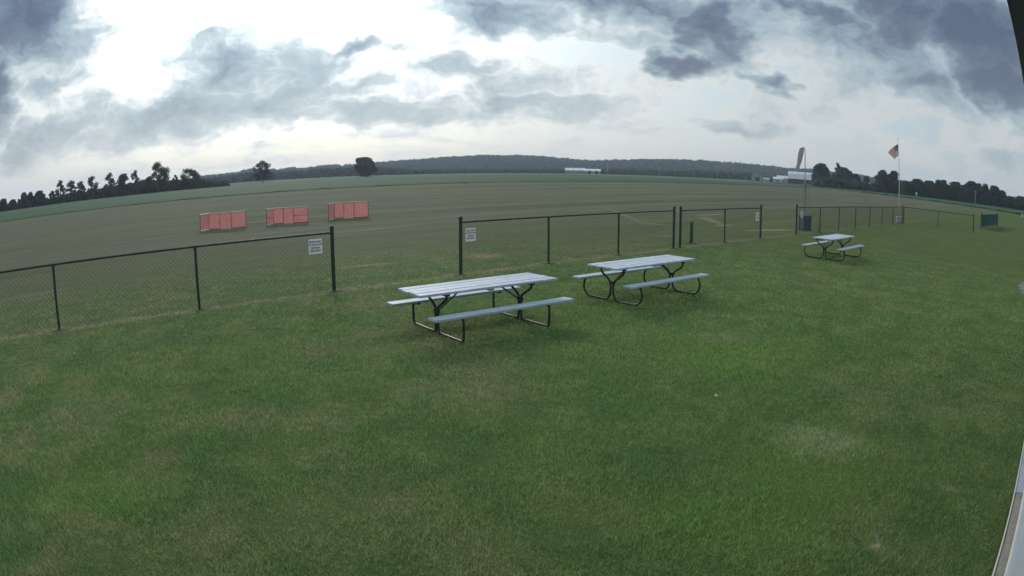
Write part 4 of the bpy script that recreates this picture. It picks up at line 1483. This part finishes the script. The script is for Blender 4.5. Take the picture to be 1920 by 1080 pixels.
# white marker at the crop edge
c = gp(1917, 407.2)
root = empty("field_marker", c, 0, "small white domed marker at the edge of the crop field", "marker")
mb = MB(); mb.lathe([(0.22, 0), (0.24, 0.05), (0.24, 0.45), (0.21, 0.50)], 14); mb.build('drum', FARM_WHITE, root)
mb = MB(); mb.lathe([(0.255, 0.50), (0.255, 0.54), (0.18, 0.62), (0.05, 0.66)], 14); mb.build('lid', FARM_WHITE, root)

# crumpled paper on the lawn
c = gp(1342, 747)
rgx = np.random.default_rng(3)
V = IV * (0.016 * (0.7 + 0.6 * rgx.random((len(IV), 1)))) * np.array([1.3, 1, 0.7]) + np.array([0, 0, 0.038])
po = np_mesh("paper_scrap", V, IF, PAPER)
po.location = c
tag(po, "crumpled scrap of white paper lying on the lawn", "litter")

# gravel by the building's far corner
rg = np.random.default_rng(5)
n = 420
a = rg.random(n) * 2 * np.pi; q_ = 1.1 * rg.random(n) ** 0.8
gs_ = GRAVEL[0] + GRAVEL[2] * q_ * np.cos(a); gt = GRAVEL[1] + GRAVEL[3] * q_ * np.sin(a)
C = np.c_[gs_ * U.x + gt * NV.x, gs_ * U.y + gt * NV.y, np.full(n, 0.008)]
rr = 0.012 + 0.022 * rg.random(n)
OV = np.array([(1, 0, 0), (-1, 0, 0), (0, 1, 0), (0, -1, 0), (0, 0, .7), (0, 0, -.7)]); OF = np.array([(0, 2, 4), (2, 1, 4), (1, 3, 4), (3, 0, 4), (2, 0, 5), (1, 2, 5), (3, 1, 5), (0, 3, 5)])
V = OV[None] * (1 + 0.5 * (rg.random((n, 6, 1)) - .5)) * rr[:, None, None] + C[:, None]
F = OF[None] + (np.arange(n) * 6)[:, None, None]
tag(np_mesh("gravel", V.reshape(-1, 3), F.reshape(-1, 3), STONE), "pale loose gravel patch in the grass beside the clubhouse", "gravel", kind="stuff")

# ---------------------------------------------------------------- clubhouse that carries the camera
S0, S1 = -5.0, 12.0
WT = 0.415
EAVE = CAM_H + 0.345
root = empty("clubhouse", st(0, 0), U_AZ, "pale grey-sided clubhouse with a dark eave running along the lawn", "building")
# local x = s, local -y = t  (y = -t)
mb = MB(); mb.box(S0, S1, -8.5, -WT, 0.10, EAVE - 0.002); mb.build('wall_core', SIDING, root)
for k in range(13):                                                                    # lapped siding boards
    z0 = 0.20 + k * 0.20
    z1 = min(z0 + 0.205, EAVE - 0.01)
    mb = MB()
    mb.addm([(S0, -WT + 0.004, z0), (S1, -WT + 0.004, z0), (S1, -WT + 0.018, z0), (S0, -WT + 0.018, z0), (S0, -WT + 0.002, z1), (S1, -WT + 0.002, z1), (S1, -WT + 0.006, z1), (S0, -WT + 0.006, z1)],
            [(0, 3, 2, 1), (4, 5, 6, 7), (0, 1, 5, 4), (1, 2, 6, 5), (2, 3, 7, 6), (3, 0, 4, 7)])
    mb.build('siding_board', SIDING, root)
mb = MB(); mb.box(S0, S1, -WT + 0.002, -WT + 0.030, 0.125, 0.196); mb.build('base_trim', TRIM, root)
mb = MB(); mb.bev(S0, 5.36, -WT - 0.05, -0.298, -0.1, 0.105, 0.012); mb.build('foundation_ledge', CONCRETE, root)
mb = MB(); mb.bev(5.375, S1, -WT - 0.05, -0.298, -0.1, 0.108, 0.012); mb.build('ledge_cover', SIDING, root)
mb = MB(); mb.box(S0, S1, -0.2975, -0.288, 0.07, 0.112); mb.build('ledge_edge', TRIM, root)
mb = MB(); mb.box(S1, S1 + 0.03, -WT - 0.09, -WT + 0.035, 0.11, EAVE - 0.02); mb.build('corner_trim', TRIM, root)
mb = MB(); mb.box(S0 - .4, S1 + .4, -WT - 0.01, -0.008, EAVE, EAVE + 0.02); mb.build('soffit', SOFFIT, root)
mb = MB(); mb.box(S0 - .4, S1 + .4, -0.0075, 0.026, EAVE - 0.012, EAVE + 0.17); mb.build('fascia', FASCIA, root)
mb = MB(); mb.prism([(0.03, EAVE + 0.175), (-4.4, EAVE + 1.55), (-8.95, EAVE + 0.175), (-8.95, EAVE + 0.215), (-4.4, EAVE + 1.60), (0.03, EAVE + 0.215)], S0 - .45, S1 + .45)
mb.build('roof', SHINGLE, root)
mb = MB(); mb.prism([(0.0, EAVE + 0.022), (-4.4, EAVE + 1.50), (-8.9, EAVE + 0.022)], S0 + .01, S1 - .01); mb.build('gable', SIDING, root)

# ---------------------------------------------------------------- haze
hx = MB(); hx.box(-2250, 2250, -2250, 2250, -1.5, 72)
m, gg, o = new_mat("thin_haze")
vol = gg.node('ShaderNodeVolumePrincipled')
vol.inputs['Color'].default_value = (0.64, 0.77, 1.0, 1)
vol.inputs['Density'].default_value = 0.00025
vol.inputs['Anisotropy'].default_value = 0.3
gg.nt.links.new(vol.outputs[0], o.inputs['Volume'])
ho = hx.build("haze", m)
tag(ho, "thin pale morning haze over the fields", "haze", kind="stuff")
